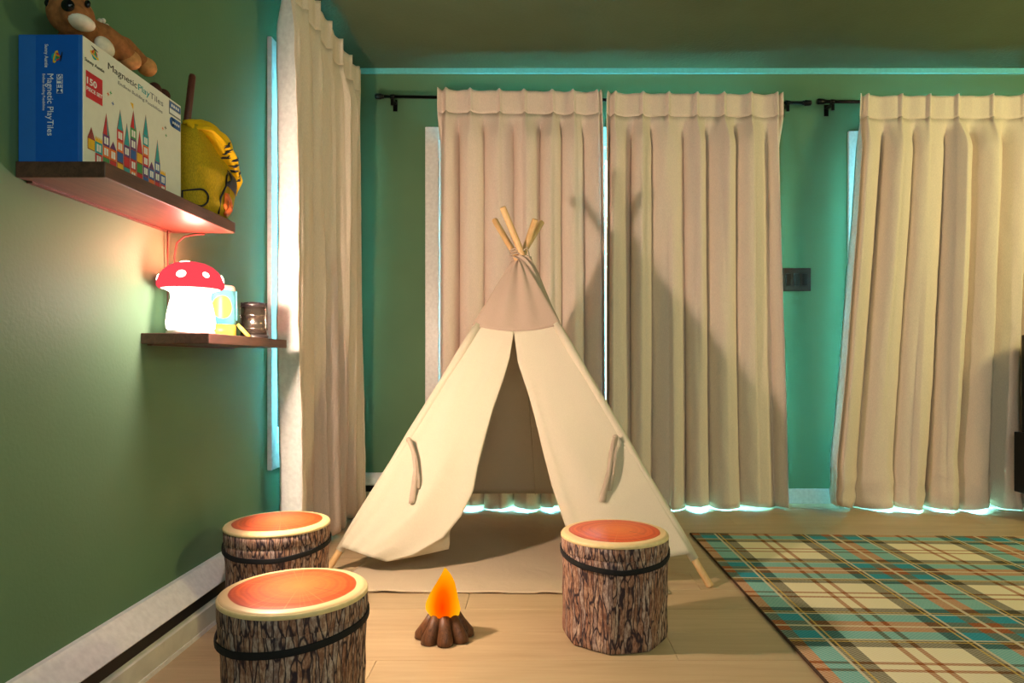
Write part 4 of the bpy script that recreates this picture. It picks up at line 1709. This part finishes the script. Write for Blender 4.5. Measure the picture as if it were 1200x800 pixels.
# ---------------------------------------------------------------- plaid rug
SHEAR = -0.040
rug = empty('plaid_rug', (0.73, 1.2, 0), 'teal, orange and cream plaid rug on the floor at the right', 'rug')
rx0, rx1, ry0, ry1 = 0.728, 3.10, 1.05, 3.166
bm = bmesh.new()
uvl = bm.loops.layers.uv.new('UVMap')


def rug_pt(x, y_, z):
    return Vector((x - 0.73, y_ + SHEAR * (x - rx0) - 1.2, z))


vs = [[bm.verts.new(rug_pt(lerp(rx0, rx1, i / 20), lerp(ry0, ry1, j / 20), 0.007)) for i in range(21)] for j in range(21)]
for j in range(20):
    for i in range(20):
        f = bm.faces.new((vs[j][i], vs[j][i + 1], vs[j + 1][i + 1], vs[j + 1][i]))
        for lp, (a, b) in zip(f.loops, ((i, j), (i + 1, j), (i + 1, j + 1), (i, j + 1))):
            lp[uvl].uv = ((lerp(rx0, rx1, a / 20) - RUG_X0) / RUG_PX + 4, (lerp(ry0, ry1, b / 20) - RUG_Y0) / RUG_PY + 8)
ro = obj('pile', bm, M['rug'], rug)
solidify(ro, 0.005, -1)
bm = bmesh.new()
cs = [(rx0, ry0), (rx0, ry1), (rx1, ry1), (rx1, ry0), (rx0, ry0)]
tube(bm, [rug_pt(a, b, 0.0045) for a, b in cs], 0.0045, 8)
obj('edge_binding', bm, M['rug_edge'], rug)

# ---------------------------------------------------------------- black media cabinet at the right edge
YM, DM = 3.34, 0.28
mx = X(1188, YM + DM)
mc = empty('media_cabinet', (mx, YM, 0), 'black low cabinet at the right edge in front of the last curtain', 'cabinet')
obj('carcass', boxbm((0, 0, 0.115), (1.0, DM, 0.432), 0.004), M['black'], mc)
for k in range(2):
    d_ = obj('drawer', boxbm((0.012 + k * 0.49, -0.016, 0.13), (0.498 + k * 0.49, 0.0, 0.42), 0.003), M['black'], mc)
    obj('knob', tubebm([(0.255 + k * 0.49, -0.016, 0.28), (0.255 + k * 0.49, -0.04, 0.28)], 0.012, 14), M['black_metal'], d_)
for a, b in ((0.10, 0.04), (0.90, 0.04), (0.10, 0.20), (0.90, 0.20)):
    obj('leg', boxbm((a, b, 0), (a + 0.04, b + 0.04, 0.118), 0.003), M['black'], mc)
sp = empty('loudspeaker', (X(1196.5, YM + 0.25) + 0.12, YM + 0.04, 0.432), 'black loudspeaker standing on the low cabinet at the right edge', 'speaker')
obj('enclosure', boxbm((-0.12, 0, 0), (0.12, 0.21, 0.51), 0.006), M['black'], sp)
bm = bmesh.new()
lathe(bm, [(0.08, 0), (0.085, 0.006), (0.06, 0.004), (0.02, 0.010)], 24)
bmesh.ops.transform(bm, matrix=Matrix.Translation((0, 0.002, 0.17)) @ Matrix.Rotation(PI / 2, 4, 'X'), verts=bm.verts)
obj('woofer', bm, M['heater_slot'], sp)
